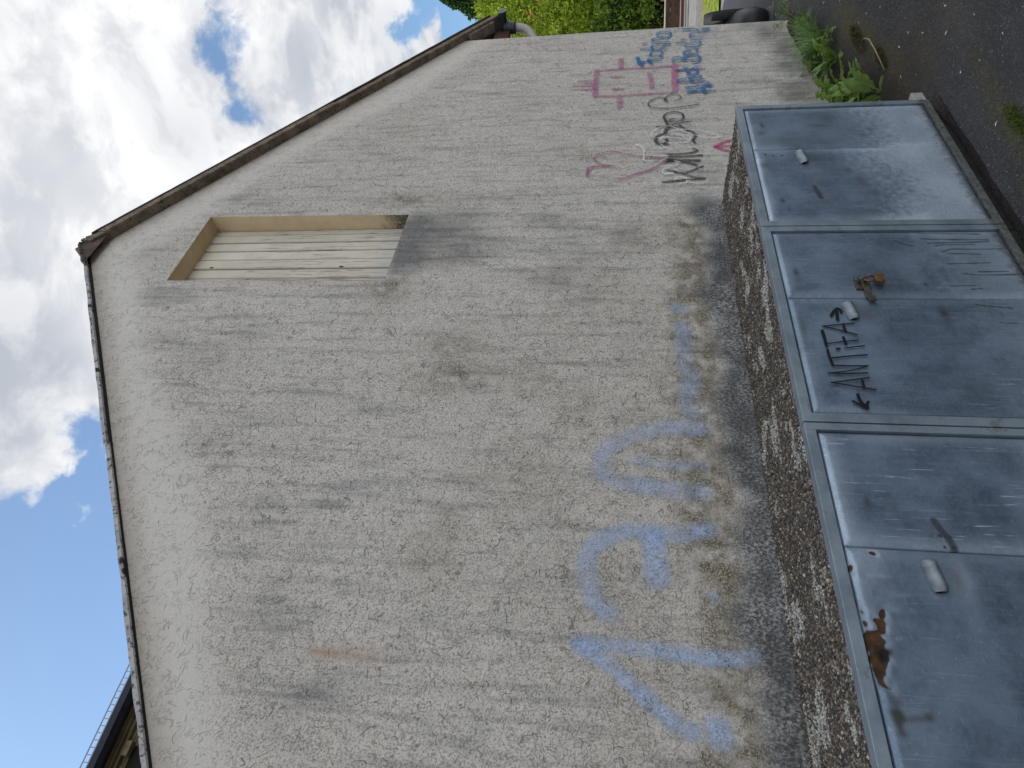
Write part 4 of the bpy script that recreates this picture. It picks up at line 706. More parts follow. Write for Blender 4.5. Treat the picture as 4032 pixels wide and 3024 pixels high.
# ================================================================== ground, road, greenery
def gz(x): return .185*float(sstep(3.7, 6.6, np.array(x)))
def gzv(x): return .185*sstep(3.7, 6.6, x)
def b_ground(n, p):
    o = n.obj(); moss = n.attr('moss'); soil = n.attr('soil'); pale = n.attr('pale')
    big = n.noise(o, 1.1, 4, .6); mid = n.noise(o, 7, 4, .6); gr = n.noise(o, 95, 4, .7)
    v = n.new('ShaderNodeTexVoronoi', feature='F1'); n.put(v.inputs['Vector'], o); v.inputs['Scale'].default_value = 110
    sc = n.new('ShaderNodeSeparateColor'); n.put(sc.inputs[0], v.outputs['Color'])
    c = n.mix(n.map(big, .3, .7), (.034, .033, .034), (.062, .060, .062)); c = n.mix(n.map(mid, .35, .65, 0, .5), c, (.036, .034, .034))
    c = n.mix(n.m('MULTIPLY', n.map(sc.outputs[0], .6, 1.0), .55), c, (.115, .112, .112))
    c = n.mix(n.m('MULTIPLY', n.map(sc.outputs[1], .972, .99), n.map(v.outputs['Distance'], .42, .25)), c, (.34, .33, .31))
    c = n.mix(n.map(gr, .45, .32, 0, .7), c, (.012, .011, .011))
    c = n.mix(pale, c, n.mix(sc.outputs[2], (.12, .12, .122), (.20, .198, .196)))
    sl_ = n.m('MULTIPLY', soil, n.map(n.m('ADD', mid, n.m('MULTIPLY', gr, .5)), .5, .85), clamp=True)
    c = n.mix(n.m('MULTIPLY', soil, .8), c, n.mix(n.map(gr, .35, .65), (.014, .010, .008), (.055, .038, .026)))
    ms = n.m('MULTIPLY', moss, n.map(n.m('ADD', n.m('MULTIPLY', n.noise(o, 26, 4, .65), .8), n.m('MULTIPLY', gr, .3)), .42, .62), clamp=True)
    c = n.mix(ms, c, n.mix(n.map(gr, .35, .65), (.06, .05, .010), (.13, .115, .03)))
    h = n.m('ADD', n.m('MULTIPLY', v.outputs['Distance'], -.8), n.m('MULTIPLY', gr, .9))
    setp(n, p, c, .88, n.bump(h, .8, .008), 0, .3)
M_ground = material('worn_asphalt', b_ground)
def build_ground():
    xs = np.concatenate([[-600, -200, -60, -20, -8, -4], np.arange(-2, 3.70, .05), [3.70, 3.72], np.arange(3.75, 8, .05), np.arange(8, 20, .5), [22, 26, 30, 40, 60, 120, 300, 700]])
    ys = np.concatenate([[-600, -200, -60, -20, -8, -4, -2], np.arange(-1, 1.72, .05), [1.75, 1.79, 1.815, 1.825, 1.90, 1.905, 1.95], np.arange(2.0, 2.7, .05), [2.8, 3, 3.5, 4, 5, 6, 8, 10, 14, 20, 30, 60, 120, 300, 700]])
    X, Y = np.meshgrid(xs, ys, indexing='ij'); Z = gzv(X)
    near = ((X > -2) & (X < 8) & (Y > -1) & (Y < 2.7))
    nse = np.array([mnoise.fractal(Vector((x*5, y*5, .3)), .8, 2, 3) for x, y in zip(X.ravel(), Y.ravel())]).reshape(X.shape)
    Z += np.where(near, nse*.006, 0)
    edge = 1.755 + .02*np.sin(X*9) + .012*np.sin(X*23+1)
    tr = (X < 3.80) & (Y > 1.818)
    Z = np.where(tr, Z-.05*(1-sstep(3.5, 3.75, X)), Z) 
    # a low bank of soil against the wall beyond the cupboards
    Z += .035*sstep(2.25, 2.5, Y)*sstep(3.8, 3.95, X)*(Y < 2.75)*(X < 6.5)*(1+.4*nse)
    moss = np.maximum.reduce([blob(X, Y, [(5.1, 2.02, .35, .10, .9), (4.75, 1.99, .35, .08, .9), (4.35, 1.95, .3, .08, .6), (2.95, 1.60, .30, .06, .8), (3.35, 1.55, .25, .05, .55), (2.55, 1.68, .2, .06, .7), (4.1, 1.75, .3, .1, .3), (2.75, 1.5, .25, .10, .35), (3.9, 1.5, .4, .1, .2), (2.3, 1.70, .25, .05, .7)])])
    soil = np.maximum(blob(X, Y, [(5.2, 2.35, 1.3, .16, 1), (4.4, 2.25, .7, .2, .95), (4.0, 2.05, .4, .2, .7), (6.4, 2.45, .3, .1, .8), (4.1, 1.85, .35, .12, .5)]), np.where(tr & (Y < 1.95), 1.0, 0)*.8)
    pale = sstep(8.0, 10.0, X+.5*nse)*.9 + .32*sstep(4.6, 7.0, X-.8*(Y-1.2)+.3*nse) + .25*blob(X, Y, [(6.9, 2.2, .6, .3, 1)])
    f = grid_faces(len(xs), len(ys))
    return mesh('ground', np.stack([X, Y, Z], -1).reshape(-1, 3), f, M_ground, False, dict(moss=moss.ravel(), soil=soil.ravel(), pale=np.clip(pale, 0, 1).ravel()))
tag(link('ground', build_ground()), kind='structure')

# --- far side of the yard, square to the line of sight past the corner
AX = Vector((math.sin(yaw), math.cos(yaw), 0)); PX = Vector((math.cos(yaw), -math.sin(yaw), 0))
def far_mat(d, s=0.0, z=0.0): return Matrix.Translation(AX*d + PX*s + Vector((0, 0, .185+z))) @ Matrix(((PX.x, AX.x, 0), (PX.y, AX.y, 0), (0, 0, 1))).to_4x4()
def placed(o, M, parent=None):
    if parent: o.parent = parent
    o.matrix_world = M; return o
def far_boxes(name, lst, mat, bev, root):
    return boxes(name, lst, mat, bev, root, True)
M_kerb = m_plain('kerb_stone', (.15, .15, .15), .9, 0, .2, 5, .004)
def strip(name, d0, d1, z, mat, kind='structure', s0=-6, s1=16, h=.004, bump=0.0):
    n1, n2 = 90, 6; V = []
    for i in range(n1+1):
        for j in range(n2+1):
            s = s0+(s1-s0)*i/n1; d = d0+(d1-d0)*j/n2; wv = .12*mnoise.noise(Vector((s*.7, j*3, 2))) if j in (0, n2) else 0
            q = AX*(d+wv)+PX*s; V.append((q.x, q.y, .185+z+bump*max(0, mnoise.noise(Vector((q.x*3, q.y*3, 1))))))
    o = link(name, mesh(name, V, grid_faces(n1+1, n2+1), mat)); return tag(o, kind=kind)
def b_grass(n, p):
    o = n.obj(); g = n.noise(o, 9, 5, .7); q = n.noise(o, 2.5, 3, .6)
    c = n.mix(n.map(g, .35, .65), (.06, .085, .012), (.20, .26, .03)); c = n.mix(n.map(q, .5, .7), c, (.20, .17, .10))
    setp(n, p, c, .95, n.bump(n.noise(o, 40, 4, .7), .8, .03), 0, .1)
strip('verge_gravel', 12.4, 13.5, .012, m_plain('pale_gravel', (.13, .125, .12), .95, 0, .4, 22, .02, .2, 60))
strip('mossy_grass', 10.35, 12.45, .014, material('mossy_grass', b_grass), 'stuff', bump=.05)
kerb = boxes('kerb', [(-6, 16, 13.5, 15.0, -.1, .012), (-6, 16, 15.0, 15.25, -.1, .035)], M_kerb, .02)
kerb.matrix_world = far_mat(0); tag(kerb, kind='structure')
M_fwood = m_plain('dark_fence_wood', (.085, .05, .035), .85, 0, .35, 7, .004, .2, 40); M_fpale = m_plain('pale_fence_rail', (.50, .46, .36), .8, 0, .12)
fen = thing('board_fence', 'low brown board fence with a pale top rail along the far kerb', 'fence', (0, 0, 0)); fen.matrix_world = far_mat(15.9)
def fbox(name, lst, mat, bev=.006): return boxes(name, lst, mat, bev, fen, True)
fbox('boards', [(-6, 16, -.012, .012, .12, .22), (-6, 16, -.012, .012, .23, .33), (-6, 16, -.012, .012, .34, .43)], M_fwood)
fbox('top_rail', [(-6, 16, -.05, .03, .435, .465)], M_fpale)
fbox('bottom_rail', [(-6, 16, -.035, -.014, .03, .10)], m_plain('red_brown_rail', (.12, .045, .03), .8, 0, .2))
for i in range(12): fbox('post', [(-5.5+i*1.8, -5.42+i*1.8, .014, .09, -.05, .55)], M_fwood)

# --- trees
def b_leaf(dark, light, trans):
    def b(n, p):
        t = n.attr('tone'); c = n.mix(t, dark, light); o = n.obj()
        c = n.mix(n.map(n.noise(o, 1.2, 2, .5), .3, .7, 0, .3), c, tuple(x*.6 for x in dark))
        d = n.new('ShaderNodeBsdfDiffuse'); n.put(d.inputs[0], c); tr = n.new('ShaderNodeBsdfTranslucent'); n.put(tr.inputs[0], n.mix(1.0, c, (1.25, 1.3, .7), 'MULTIPLY'))
        m = n.new('ShaderNodeMixShader'); m.inputs[0].default_value = trans; n.l.new(d.outputs[0], m.inputs[1]); n.l.new(tr.outputs[0], m.inputs[2]); return m.outputs[0]
    return b
def leaf_cloud(name, centers, radii, per, size, mat, seed, flat=.75):
    g = np.random.default_rng(seed); n = len(centers)*per; C = np.repeat(np.asarray(centers), per, 0); Rr = np.repeat(np.asarray(radii), per)
    d = g.normal(size=(n, 3)); d /= np.linalg.norm(d, axis=1)[:, None]; r = g.random(n)**.45
    P = C + d*(r*Rr)[:, None]*np.array((1, 1, flat))
    t = g.normal(size=(n, 3)); t /= np.linalg.norm(t, axis=1)[:, None]; b = np.cross(t, g.normal(size=(n, 3)) + d*1.2); b /= np.linalg.norm(b, axis=1)[:, None]
    L = size*g.uniform(.6, 1.3, n)[:, None]; Wd = L*g.uniform(.32, .55, n)[:, None]; nn = np.cross(t, b)
    V = np.stack([P-t*L*.5, P+b*Wd*.5+nn*L*.08, P+t*L*.5, P-b*Wd*.5+nn*L*.08], 1).reshape(-1, 3)
    F = np.arange(n*4).reshape(-1, 4)
    tone = np.clip(.5 + .30*np.repeat(g.normal(size=len(centers)), per) + g.normal(0, .15, n), 0, 1)
    me = bpy.data.meshes.new(name); me.vertices.add(n*4); me.vertices.foreach_set('co', V.astype(np.float32).ravel()); me.loops.add(n*4); me.loops.foreach_set('vertex_index', F.astype(np.int32).ravel())
    me.polygons.add(n); me.polygons.foreach_set('loop_start', np.arange(0, n*4, 4, dtype=np.int32)); me.update(calc_edges=True)
    me.attributes.new('tone', 'FLOAT', 'POINT').data.foreach_set('value', np.repeat(tone, 4).astype(np.float32)); me.materials.append(mat); me.validate(); return me
M_bark = m_plain('bark', (.10, .08, .06), .95, 0, .35, 9, .02)
def tree(name, label, base, h, rad, z0, leafmat, seed, ncl, per, size, clr, conifer=False):
    t = thing(name, label, 'tree', base); g = random.Random(seed); cs, rs, lim = [], [], []
    bx, by, bz = base
    for i in range(ncl):
        if conifer:
            u = g.random()**.8; zz = z0+(h-z0)*u; rr = rad*(1-u)**.75*(.55+.5*g.random()); a = g.random()*6.283
            cs.append((bx+math.cos(a)*rr, by+math.sin(a)*rr, bz+zz)); rs.append(clr*(.55+.8*(1-u)))
        else:
            while True:
                d = Vector((g.gauss(0, 1), g.gauss(0, 1), g.gauss(0, 1))).normalized(); break
            k = .55+.5*g.random()**.6; lump = 1+.22*mnoise.noise(d*2.1+Vector((seed, 0, 0)))
            hz = (h-z0)/2; c = Vector((bx, by, bz+z0+hz)) + Vector((d.x*rad, d.y*rad, d.z*hz))*k*lump
            cs.append(tuple(c)); rs.append(clr*(.7+.6*g.random()))
    link('crown', leaf_cloud('crown', cs, rs, per, size, leafmat, seed), t)
    parts = [tube([(bx, by, bz-.2), (bx+.05, by, bz+h*.2), (bx-.08, by+.06, bz+h*.45), (bx, by, bz+h*.8)], [rad*.075, rad*.055, rad*.04, rad*.012], 9)]
    for i in range(14):
        c = cs[g.randrange(len(cs))]; q = Vector((bx, by, bz+h*(.15+.5*g.random()))); m = q.lerp(Vector(c), .5)+Vector((0, 0, .25))
        parts.append(tube([q, m, c], [rad*.022, rad*.014, rad*.005], 6))
    v, f = join(parts); link('trunk', mesh('trunk', v, f, M_bark, True), t); return t
def at(d, s, z=.185): q = AX*d+PX*s; return (q.x, q.y, z)
M_lime = material('lime_leaves', b_leaf((.09, .14, .022), (.31, .40, .06), .5)); M_fir = material('dark_needles', b_leaf((.022, .05, .022), (.06, .11, .045), .2)); M_mid = material('mid_leaves', b_leaf((.03, .06, .016), (.10, .15, .03), .35))
tree('broadleaf_tree', 'tall yellow-green broadleaf tree behind the low board fence', at(22.5, 14.9), 6.3, 4.9, .7, M_lime, 3, 900, 95, .15, .50)
tree('conifer_tree', 'dark green conifer rising behind the yellow-green tree', at(33, 19.3), 10.2, 3.4, .6, M_fir, 5, 420, 90, .26, .6, True)
tree('dark_shrub', 'dark leafy shrub under the yellow-green tree, just behind the fence', at(18.5, 11.2), 2.3, 2.0, .0, M_mid, 8, 200, 90, .15, .40)
tree('dark_shrub', 'second dark shrub behind the fence, farther along to the open side', at(18.9, 14.6), 2.5, 2.2, .0, M_mid, 9, 200, 90, .15, .40)

# --- ochre house glimpsed through the leaves
oh = thing('ochre_house', 'ochre house with a red tiled roof glimpsed behind the yellow-green tree', 'house', (0, 0, 0)); oh.matrix_world = far_mat(30)
M_ochre = m_plain('ochre_render', (.62, .36, .14), .9, 0, .1, 1.5); M_rtile = m_plain('red_roof_tile', (.30, .075, .05), .85, 0, .25, 3, .02, .2, 14)
boxes('wall', [(8.5, 20, 0, 7, 0, 5.0)], M_ochre, .02, oh, True)
V = [(8.1, -.4, 4.95), (20.4, -.4, 4.95), (20.4, 3.5, 7.6), (8.1, 3.5, 7.6), (20.4, 7.4, 4.95), (8.1, 7.4, 4.95), (8.1, -.4, 4.8), (20.4, -.4, 4.8), (20.4, 7.4, 4.8), (8.1, 7.4, 4.8)]
link('roof', mesh('roof', V, [(0, 1, 2, 3), (3, 2, 4, 5), (0, 3, 5, 9, 6), (1, 7, 8, 4, 2), (0, 6, 7, 1), (5, 4, 8, 9), (6, 9, 8, 7)], M_rtile), oh, True)
for i in range(4):
    wf = boxes('window', [(9.6+i*2.6, 10.7+i*2.6, -.03, .02, 2.9, 4.2)], m_plain('white_window_frame', (.7, .7, .68), .6, 0, .05), .01, oh, True)
    o = boxes('pane', [(9.68+i*2.6, 10.62+i*2.6, -.036, -.031, 2.98, 4.12)], m_plain('dark_glass', (.03, .035, .04), .12, 0, .1), 0, wf, True)

# --- tall old building behind, its bracketed eave showing over the left verge
BY = 9.0; BZ = 7.95
tb = thing('tall_building', 'tall old building behind the gable with a bracketed eave, dark gutter and round opening', 'building', (-2.0, BY, 0))
def b_oldw(n, p):
    o = n.obj(); f = n.noise(o, 2.2, 5, .65); s = n.noise(n.scl(o, (5, 5, .7)), 1.4, 4, .6)
    c = n.mix(n.map(f, .3, .7), (.13, .105, .05), (.22, .19, .10)); c = n.mix(n.map(s, .5, .7, 0, .8), c, (.05, .043, .02)); setp(n, p, c, .9, n.bump(f, .4, .01), 0, .2)  # base colour taken darker to hold the shade under the eave
M_oldw = material('stained_shaded_render', b_oldw); M_soff = m_plain('old_eave_boards', (.17, .14, .085), .85, 0, .35, 5, .004); M_gut = m_plain('navy_gutter', (.012, .016, .028), .5, .3, .3)
TX0, TX1 = -9.0, 3.95
boxes('wall', [(TX0, TX1-.35, BY+.25, BY+7, -.2, BZ-.05)], M_oldw, .01, tb)
def prof(name, ys_zs, mat):   # moulding extruded along X
    V, F = [], []; k = len(ys_zs)
    for x in (TX0, TX1):
        for y, z in ys_zs: V.append((x, BY+y, BZ+z))
    for i in range(k): F.append((i, (i+1) % k, k+(i+1) % k, k+i))
    F += [tuple(range(k-1, -1, -1)), tuple(range(k, 2*k))]; return link(name, mesh(name, V, F, mat), tb)
prof('gutter', [(-.12, -.01), (-.12, -.10), (-.06, -.15), (.02, -.14), (.04, -.01)], M_gut)
prof('eave_moulding', [(.045, -.05), (.045, -.145), (.10, -.145), (.10, -.170), (.16, -.170), (.16, -.20), (.248, -.20), (.248, -.05)], M_soff)
prof('cornice', [(.232, -.201), (.232, -.235), (.240, -.235), (.240, -.255), (.2485, -.27), (.2485, -.201)], M_soff)
for i in range(14): boxes('bracket', [(TX0+.5+i*.92, TX0+.68+i*.92, BY+.13, BY+.231, BZ-.29, BZ-.201)], M_soff, .012, tb)
v, f = [], []
for k in range(24):
    a = 2*math.pi*k/24
    for r, y in ((.215, BY+.248), (.19, BY+.225), (.165, BY+.247)): v.append((1.62+math.cos(a)*r, y, 7.56+math.sin(a)*r))
for k in range(24):
    for c in range(2): f.append((k*3+c, k*3+c+1, ((k+1) % 24)*3+c+1, ((k+1) % 24)*3+c))
rw = link('round_opening', mesh('round_opening', v, f, M_oldw, True), tb)
v = [(1.62+math.cos(2*math.pi*k/24)*.168, BY+.2465, 7.56+math.sin(2*math.pi*k/24)*.168) for k in range(24)]
link('pane', mesh('pane', v, [tuple(range(24))], M_dark), rw)
V = [(TX0-.1, BY-.08, BZ), (TX1+.05, BY-.08, BZ), (TX1+.05, BY+3.8, BZ+1.7), (TX0-.1, BY+3.8, BZ+1.7), (TX1+.05, BY+7.4, BZ), (TX0-.1, BY+7.4, BZ)]
link('roof', mesh('roof', V, [(0, 1, 2, 3), (3, 2, 4, 5), (0, 3, 5), (1, 4, 2), (0, 5, 4, 1)], m_plain('slate_roof', (.05, .05, .055), .8, 0, .3, 3)), tb)
M_sg = m_plain('zinc_snow_guard', (.26, .30, .36), .5, .3, .1)
L = [(TX0, TX1, BY-.085, BY-.075, BZ+.015, BZ+.030), (TX0, TX1, BY-.085, BY-.075, BZ+.095, BZ+.108)] + [(x, x+.014, BY-.084, BY-.076, BZ+.03, BZ+.095) for x in np.arange(TX0, TX1, .085)]
boxes('snow_guard', L, M_sg, 0, tb)
# ================================================================== parked car, only its nose shows past the corner
car = thing('parked_car', 'black car parked along the side wall, its rounded bumper showing past the house corner', 'car', (6.885, 3.185, .06), None, -1.08)
def loft(name, st, mat, parent, nseg=28, pw=2.8):
    V, F = [], []
    for (y, w, z0, z1) in st:
        for k in range(nseg):
            a = 2*math.pi*k/nseg; c, s = math.cos(a), math.sin(a)
            V.append((math.copysign(abs(c)**(2/pw), c)*w*.82, y, (z0+z1)/2 + math.copysign(abs(s)**(2/pw), s)*(z1-z0)/2))
    for i in range(len(st)-1):
        for k in range(nseg): F.append((i*nseg+k, i*nseg+(k+1) % nseg, (i+1)*nseg+(k+1) % nseg, (i+1)*nseg+k))
    F += [tuple(range(nseg-1, -1, -1)), tuple(range((len(st)-1)*nseg, len(st)*nseg))]
    return link(name, mesh(name, V, F, mat, True), parent, True)
def b_paint(n, p):
    setp(n, p, (.007, .007, .008), n.map(n.noise(n.obj(), 3, 2, .5), .3, .7, .34, .46), None, 0, .22)
M_paint = material('black_paint', b_paint); M_trim = m_plain('black_plastic', (.010, .010, .011), .55, 0, .2, 20, .001, .4); M_glass = m_plain('car_glass', (.01, .012, .014), .06, 0, .1); M_tyre = m_plain('tyre_rubber', (.016, .016, .017), .8, 0, .2); M_rim = m_plain('alloy', (.05, .052, .055), .4, .6, .1)
loft('body', [(.0, .40, .20, .36), (.012, .62, .14, .42), (.05, .75, .09, .47), (.12, .81, .06, .50), (.3, .86, .05, .54), (.6, .875, .06, .62), (.9, .885, .10, .72), (1.3, .89, .12, .84), (2.4, .895, .15, .92), (3.5, .88, .16, .93), (3.95, .84, .2, .92), (4.08, .72, .28, .85), (4.12, .5, .35, .7)], M_paint, car)
loft('cabin', [(1.15, .70, .84, .90), (1.7, .68, .84, 1.30), (2.1, .66, .84, 1.43), (3.0, .66, .84, 1.43), (3.6, .66, .84, 1.28), (3.98, .62, .84, .95)], M_glass, car, 28, 3.4)
boxes('roof_panel', [(-.55, .55, 1.95, 3.2, 1.405, 1.435)], M_paint, .012, car, True)
loft('bumper_trim', [(-.014, .45, .07, .20), (.015, .70, .05, .21), (.09, .815, .03, .215), (.32, .872, .02, .22)], M_trim, car)
for sx in (-1, 1):
    for wy in (.80, 3.35):
        v, f = tube([(sx*.64, wy, .40), (sx*.722, wy, .40)], .31, 28); wh = link('wheel', mesh('wheel', v, f, M_tyre, True), car, True)
        v, f = tube([(sx*.722, wy, .40), (sx*.727, wy, .40)], .20, 24); link('rim', mesh('rim', v, f, M_rim), wh, True)
    boxes('headlight', [(sx*.34-.12, sx*.34+.12, .004, .12, .26, .33)], m_plain('lamp_lens', (.012, .012, .013), .5, 0, .1), .03, car, True)
boxes('number_plate', [(-.26, .26, -.024, -.014, .12, .22)], m_plain('white_plate', (.7, .7, .7), .5, 0, .02), .004, car, True)

# ================================================================== weeds along the wall foot
def m_leafy(name, dark, light, trans=.25):
    def b(n, p):
        t = n.attr('tone'); o = n.obj(); c = n.mix(t, dark, light); c = n.mix(n.map(n.noise(o, 60, 3, .6), .35, .7, 0, .35), c, tuple(x*.5 for x in dark))
        setp(n, p, c, .5, None, 0, .35); tr = n.new('ShaderNodeBsdfTranslucent'); n.put(tr.inputs[0], c)
        m = n.new('ShaderNodeMixShader'); m.inputs[0].default_value = trans; n.l.new(p.outputs[0], m.inputs[1]); n.l.new(tr.outputs[0], m.inputs[2]); return m.outputs[0]
    return material(name, b)
M_weed = m_leafy('weed_leaf', (.07, .15, .018), (.22, .35, .045)); M_dock = m_leafy('dock_leaf', (.07, .15, .025), (.23, .35, .08)); M_grassb = m_leafy('grass_blade', (.07, .19, .03), (.30, .46, .16), .3); M_dry = m_leafy('dry_straw', (.22, .16, .09), (.42, .34, .22), .1)
class Leafy:
    def __init__(s, seed): s.V, s.F, s.T, s.g = [], [], [], random.Random(seed)
    def blade(s, base, az, el, L, w, droop, tone, lobes=0, fold=.25, n=9, shape='leaf'):
        p = Vector(base); h = Vector((math.cos(az), math.sin(az), 0)); side = Vector((-math.sin(az), math.cos(az), 0)); k = len(s.V)
        for i in range(n+1):
            t = i/n
            if shape == 'grass': wd = w*(1-t)**.7
            elif shape == 'dock': wd = w*(math.sin(math.pi*min(1, max(0, (t-.18)/.82))**.75)**.8 if t > .18 else .0) + w*.10*(1-t)
            else: wd = w*(.12+.88*math.sin(math.pi*min(1, t*.62+.12))**1.3*(1 if t < .93 else .45))*(.25+.75*t)
            if lobes: wd *= (.45+.75*abs(math.sin(t*math.pi*lobes))) if shape == 'leaf' else (.86+.2*abs(math.sin(t*math.pi*lobes)))
            a = el - droop*t*t; d = h*math.cos(a)+Vector((0, 0, math.sin(a)))
            up = side.cross(d); wv = s.g.uniform(-.12, .12)*w
            s.V += [tuple(p-side*wd*.5+up*(fold*wd+wv)), tuple(p), tuple(p+side*wd*.5+up*(fold*wd-wv))]
            s.T += [tone+.12, min(1, tone+.25), tone]; p = p + d*(L/n)
        for i in range(n):
            for c in (0, 1): s.F.append((k+i*3+c, k+i*3+c+1, k+(i+1)*3+c+1, k+(i+1)*3+c))
    def stem(s, pts, r, tone):
        v, f = tube(pts, r, 6); k = len(s.V); s.V += [tuple(q) for q in v]; s.F += [tuple(i+k for i in q) for q in f]; s.T += [tone]*len(v)
    def out(s, name, mat, parent): return link(name, mesh(name, s.V, s.F, mat, True, dict(tone=np.clip(s.T, 0, 1))), parent, True)
def plant(name, label, x, y, cat='weed', z=None, group=None): return thing(name, label, cat, (x, y, (gz(x)+.02) if z is None else z), group)
# grass tuft
t = plant('grass_tuft', 'dense tuft of fine grass blades at the wall foot', 5.66, 2.30, 'grass tuft'); L = Leafy(1)
for i in range(170):
    a = L.g.uniform(0, 6.283); r = L.g.random()**.6; L.blade((math.cos(a)*.16*r, math.sin(a)*.07*r, 0), a+L.g.uniform(-.5, .5), L.g.uniform(.5, 1.4), L.g.uniform(.12, .27), L.g.uniform(.006, .012), L.g.uniform(.3, 1.9), L.g.uniform(.1, .85), n=7, shape='grass', fold=.1)
L.out('blades', M_grassb, t)
t = plant('grass_tuft', 'thin straggly grass between the dense tuft and the wall corner', 6.02, 2.34, 'grass tuft'); L = Leafy(11)
for i in range(60):
    a = L.g.uniform(0, 6.283); L.blade((L.g.uniform(-.2, .2), L.g.uniform(-.05, .04), 0), a, L.g.uniform(.5, 1.3), L.g.uniform(.06, .16), .008, L.g.uniform(.3, 1.6), L.g.uniform(.0, .5), n=6, shape='grass', fold=.1)
L.out('blades', M_grassb, t)
# sprouts at the corner
t = plant('weed_sprout', 'small branching weed with short leaves right at the house corner', 6.42, 2.38); L = Leafy(2)
for j in range(5):
    az = L.g.uniform(2.6, 5.4); p = Vector((L.g.uniform(-.10, .10), L.g.uniform(-.05, .03), 0)); ln = L.g.uniform(.14, .26); tip = p+Vector((math.cos(az)*ln*.7, math.sin(az)*ln*.7, ln*.75)); L.stem([p, p.lerp(tip, .5)+Vector((0, 0, .02)), tip], [.003, .0025, .0015], .5)
    for k in range(9):
        q = p.lerp(tip, .15+.85*k/8); L.blade(q, az+(-1)**k*1.1+L.g.uniform(-.3, .3), L.g.uniform(.1, .9), L.g.uniform(.05, .09), L.g.uniform(.014, .024), .8, L.g.uniform(.3, .9), n=5)
L.out('shoots', M_weed, t)
# dock plants
def dock(label, x, y, seed, nl, size, tone, extra=None):
    t = plant('dock_plant', label, x, y, 'weed', None, 'broad-leaved weeds along the wall'); L = Leafy(seed)
    for i in range(nl):
        a = 6.283*i/nl+L.g.uniform(-.4, .4); ln = size*L.g.uniform(.55, 1.1); L.blade((math.cos(a)*.02, math.sin(a)*.02, 0), a, L.g.uniform(.55, 1.35), ln, ln*L.g.uniform(.22, .31), L.g.uniform(.5, 1.5), L.g.uniform(tone-.25, tone+.25), n=16, shape='dock', fold=.22, lobes=5)
    L.out('leaves', M_dock, t); return t
dock('upright broad-leaved weed with pale leaf undersides, beside the dense grass tuft', 5.20, 2.25, 21, 18, .215, .6)
dock('broad-leaved weed with one large pale-veined leaf bending over the asphalt, next to the cupboard', 4.58, 2.16, 22, 12, .25, .6)
dock('small broad-leaved weed half hidden behind the cupboard end', 4.35, 2.12, 25, 9, .28, .3)
def rosette(label, x, y, seed, nl, size):
    t = plant('dandelion', label, x, y, 'weed', None, 'jagged-leaved weeds along the wall'); L = Leafy(seed)
    for i in range(nl):
        a = L.g.uniform(0, 6.283); ln = size*L.g.uniform(.5, 1.1); L.blade((L.g.uniform(-.1, .1), L.g.uniform(-.04, .04), 0), a, L.g.uniform(.25, 1.25), ln, ln*.26, L.g.uniform(.5, 1.5), L.g.uniform(.1, .6), lobes=5, n=20, shape='leaf', fold=.12)
    L.out('leaves', M_weed, t)
rosette('bushy jagged-leaved weed close to the wall beside the cupboard', 4.84, 2.36, 31, 34, .26)
rosette('jagged-leaved weed at the very end of the cupboards under the wall', 4.50, 2.38, 32, 34, .27)
rosette('low jagged-leaved weed between the dense grass and the upright broad leaves', 5.46, 2.40, 33, 20, .17)
rosette('tiny jagged-leaved seedling in front of the thin straggly grass', 5.95, 2.27, 34, 14, .12)
rosette('yellowish jagged-leaved seedling at the asphalt edge in front of the dense grass', 5.42, 2.20, 35, 16, .14)
t = plant('dead_leaf', 'brown withered jagged leaf lying between the weeds', 4.93, 2.20, 'leaf'); L = Leafy(41); L.blade((0, 0, .05), 3.0, .25, .2, .045, .6, .2, lobes=5, n=14); L.out('blade', m_leafy('withered_leaf', (.13, .06, .035), (.26, .14, .09), .1), t)
t = plant('dry_stalk', 'pale dry grass stalk curving over the asphalt beside the weeds', 4.42, 1.98, 'stalk', gz(4.4)+.02); L = Leafy(42)
L.stem([(0, .02, .0), (.12, -.05, .045), (.26, -.06, .055), (.40, -.01, .04), (.50, .07, .02)], [.004, .004, .0035, .003, .0018], .7); L.out('stalk', M_dry, t)
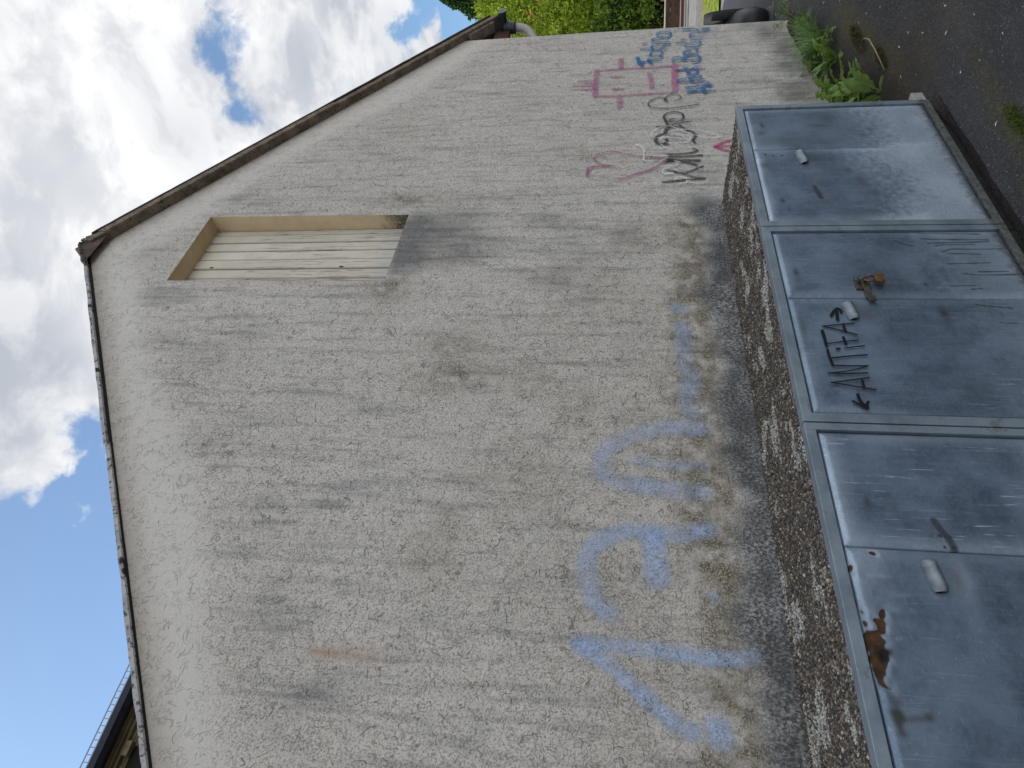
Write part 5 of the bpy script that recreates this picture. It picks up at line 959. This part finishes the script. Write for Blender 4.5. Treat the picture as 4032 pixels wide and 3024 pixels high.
# moss cushions on the asphalt
def moss(label, x, y, sx, sy, n, seed, M):
    t = plant('moss_cushion', label, x, y, 'moss', gz(x), 'moss cushions on the asphalt'); L = Leafy(seed)
    for i in range(n):
        a = L.g.uniform(0, 6.283); r = L.g.random()**.6; L.blade((math.cos(a)*sx*r, math.sin(a)*sy*r, -.004), L.g.uniform(0, 6.283), L.g.uniform(.5, 1.5), L.g.uniform(.010, .028)*(1.3-r), .006, .8, L.g.uniform(0, .8)*(1.1-.5*r), n=3, shape='grass')
    L.out('cushion', M, t)
M_moss = m_leafy('bright_moss', (.05, .07, .008), (.14, .19, .02), .2); M_moss2 = m_leafy('olive_moss', (.035, .032, .008), (.10, .085, .02), .1)
moss('bright green moss cushion near the front of the right-hand cupboard', 2.93, 1.56, .17, .045, 1500, 51, M_moss)
moss('olive moss streak on the asphalt in front of the grass tuft', 5.05, 2.03, .30, .06, 1600, 52, M_moss2)
moss('second olive moss streak, nearer the cupboard end', 4.62, 1.98, .20, .05, 900, 53, M_moss2)
# fallen petals, all alike
M_petal = m_plain('petal', (.62, .60, .54), .7, 0, .12)
def petal_mesh():
    V = [(0, 0, .001), (.011, -.004, .004), (.022, 0, .002), (.011, .004, .004), (.011, 0, .001)]; return mesh('petal', V, [(0, 1, 4), (1, 2, 4), (2, 3, 4), (3, 0, 4)], M_petal, True)
pm = petal_mesh(); gp = random.Random(77)
for (px, py) in [(5.4, 1.93), (4.93, 1.86), (4.35, 1.83), (4.28, 1.72), (4.75, 1.75), (4.55, 1.64), (5.7, 2.05), (4.1, 1.66), (3.85, 1.58), (3.95, 1.47), (3.55, 1.62), (3.62, 1.40), (4.4, 1.52), (4.9, 1.62), (3.3, 1.36), (3.05, 1.62), (5.2, 1.78), (4.02, 1.86), (4.18, 1.95), (3.42, 1.52), (5.0, 1.95), (2.85, 1.38)]:
    o = link('fallen_petal', pm); o.location = (px, py, gz(px)+.010); o.rotation_euler = (gp.uniform(-.2, .2), gp.uniform(-.2, .2), gp.uniform(0, 6.28)); q = gp.uniform(.7, 1.35); o.scale = (q, q, q)
    tag(o, 'tiny pale petal fallen on the dark asphalt', 'petal', 'fallen petals on the asphalt')
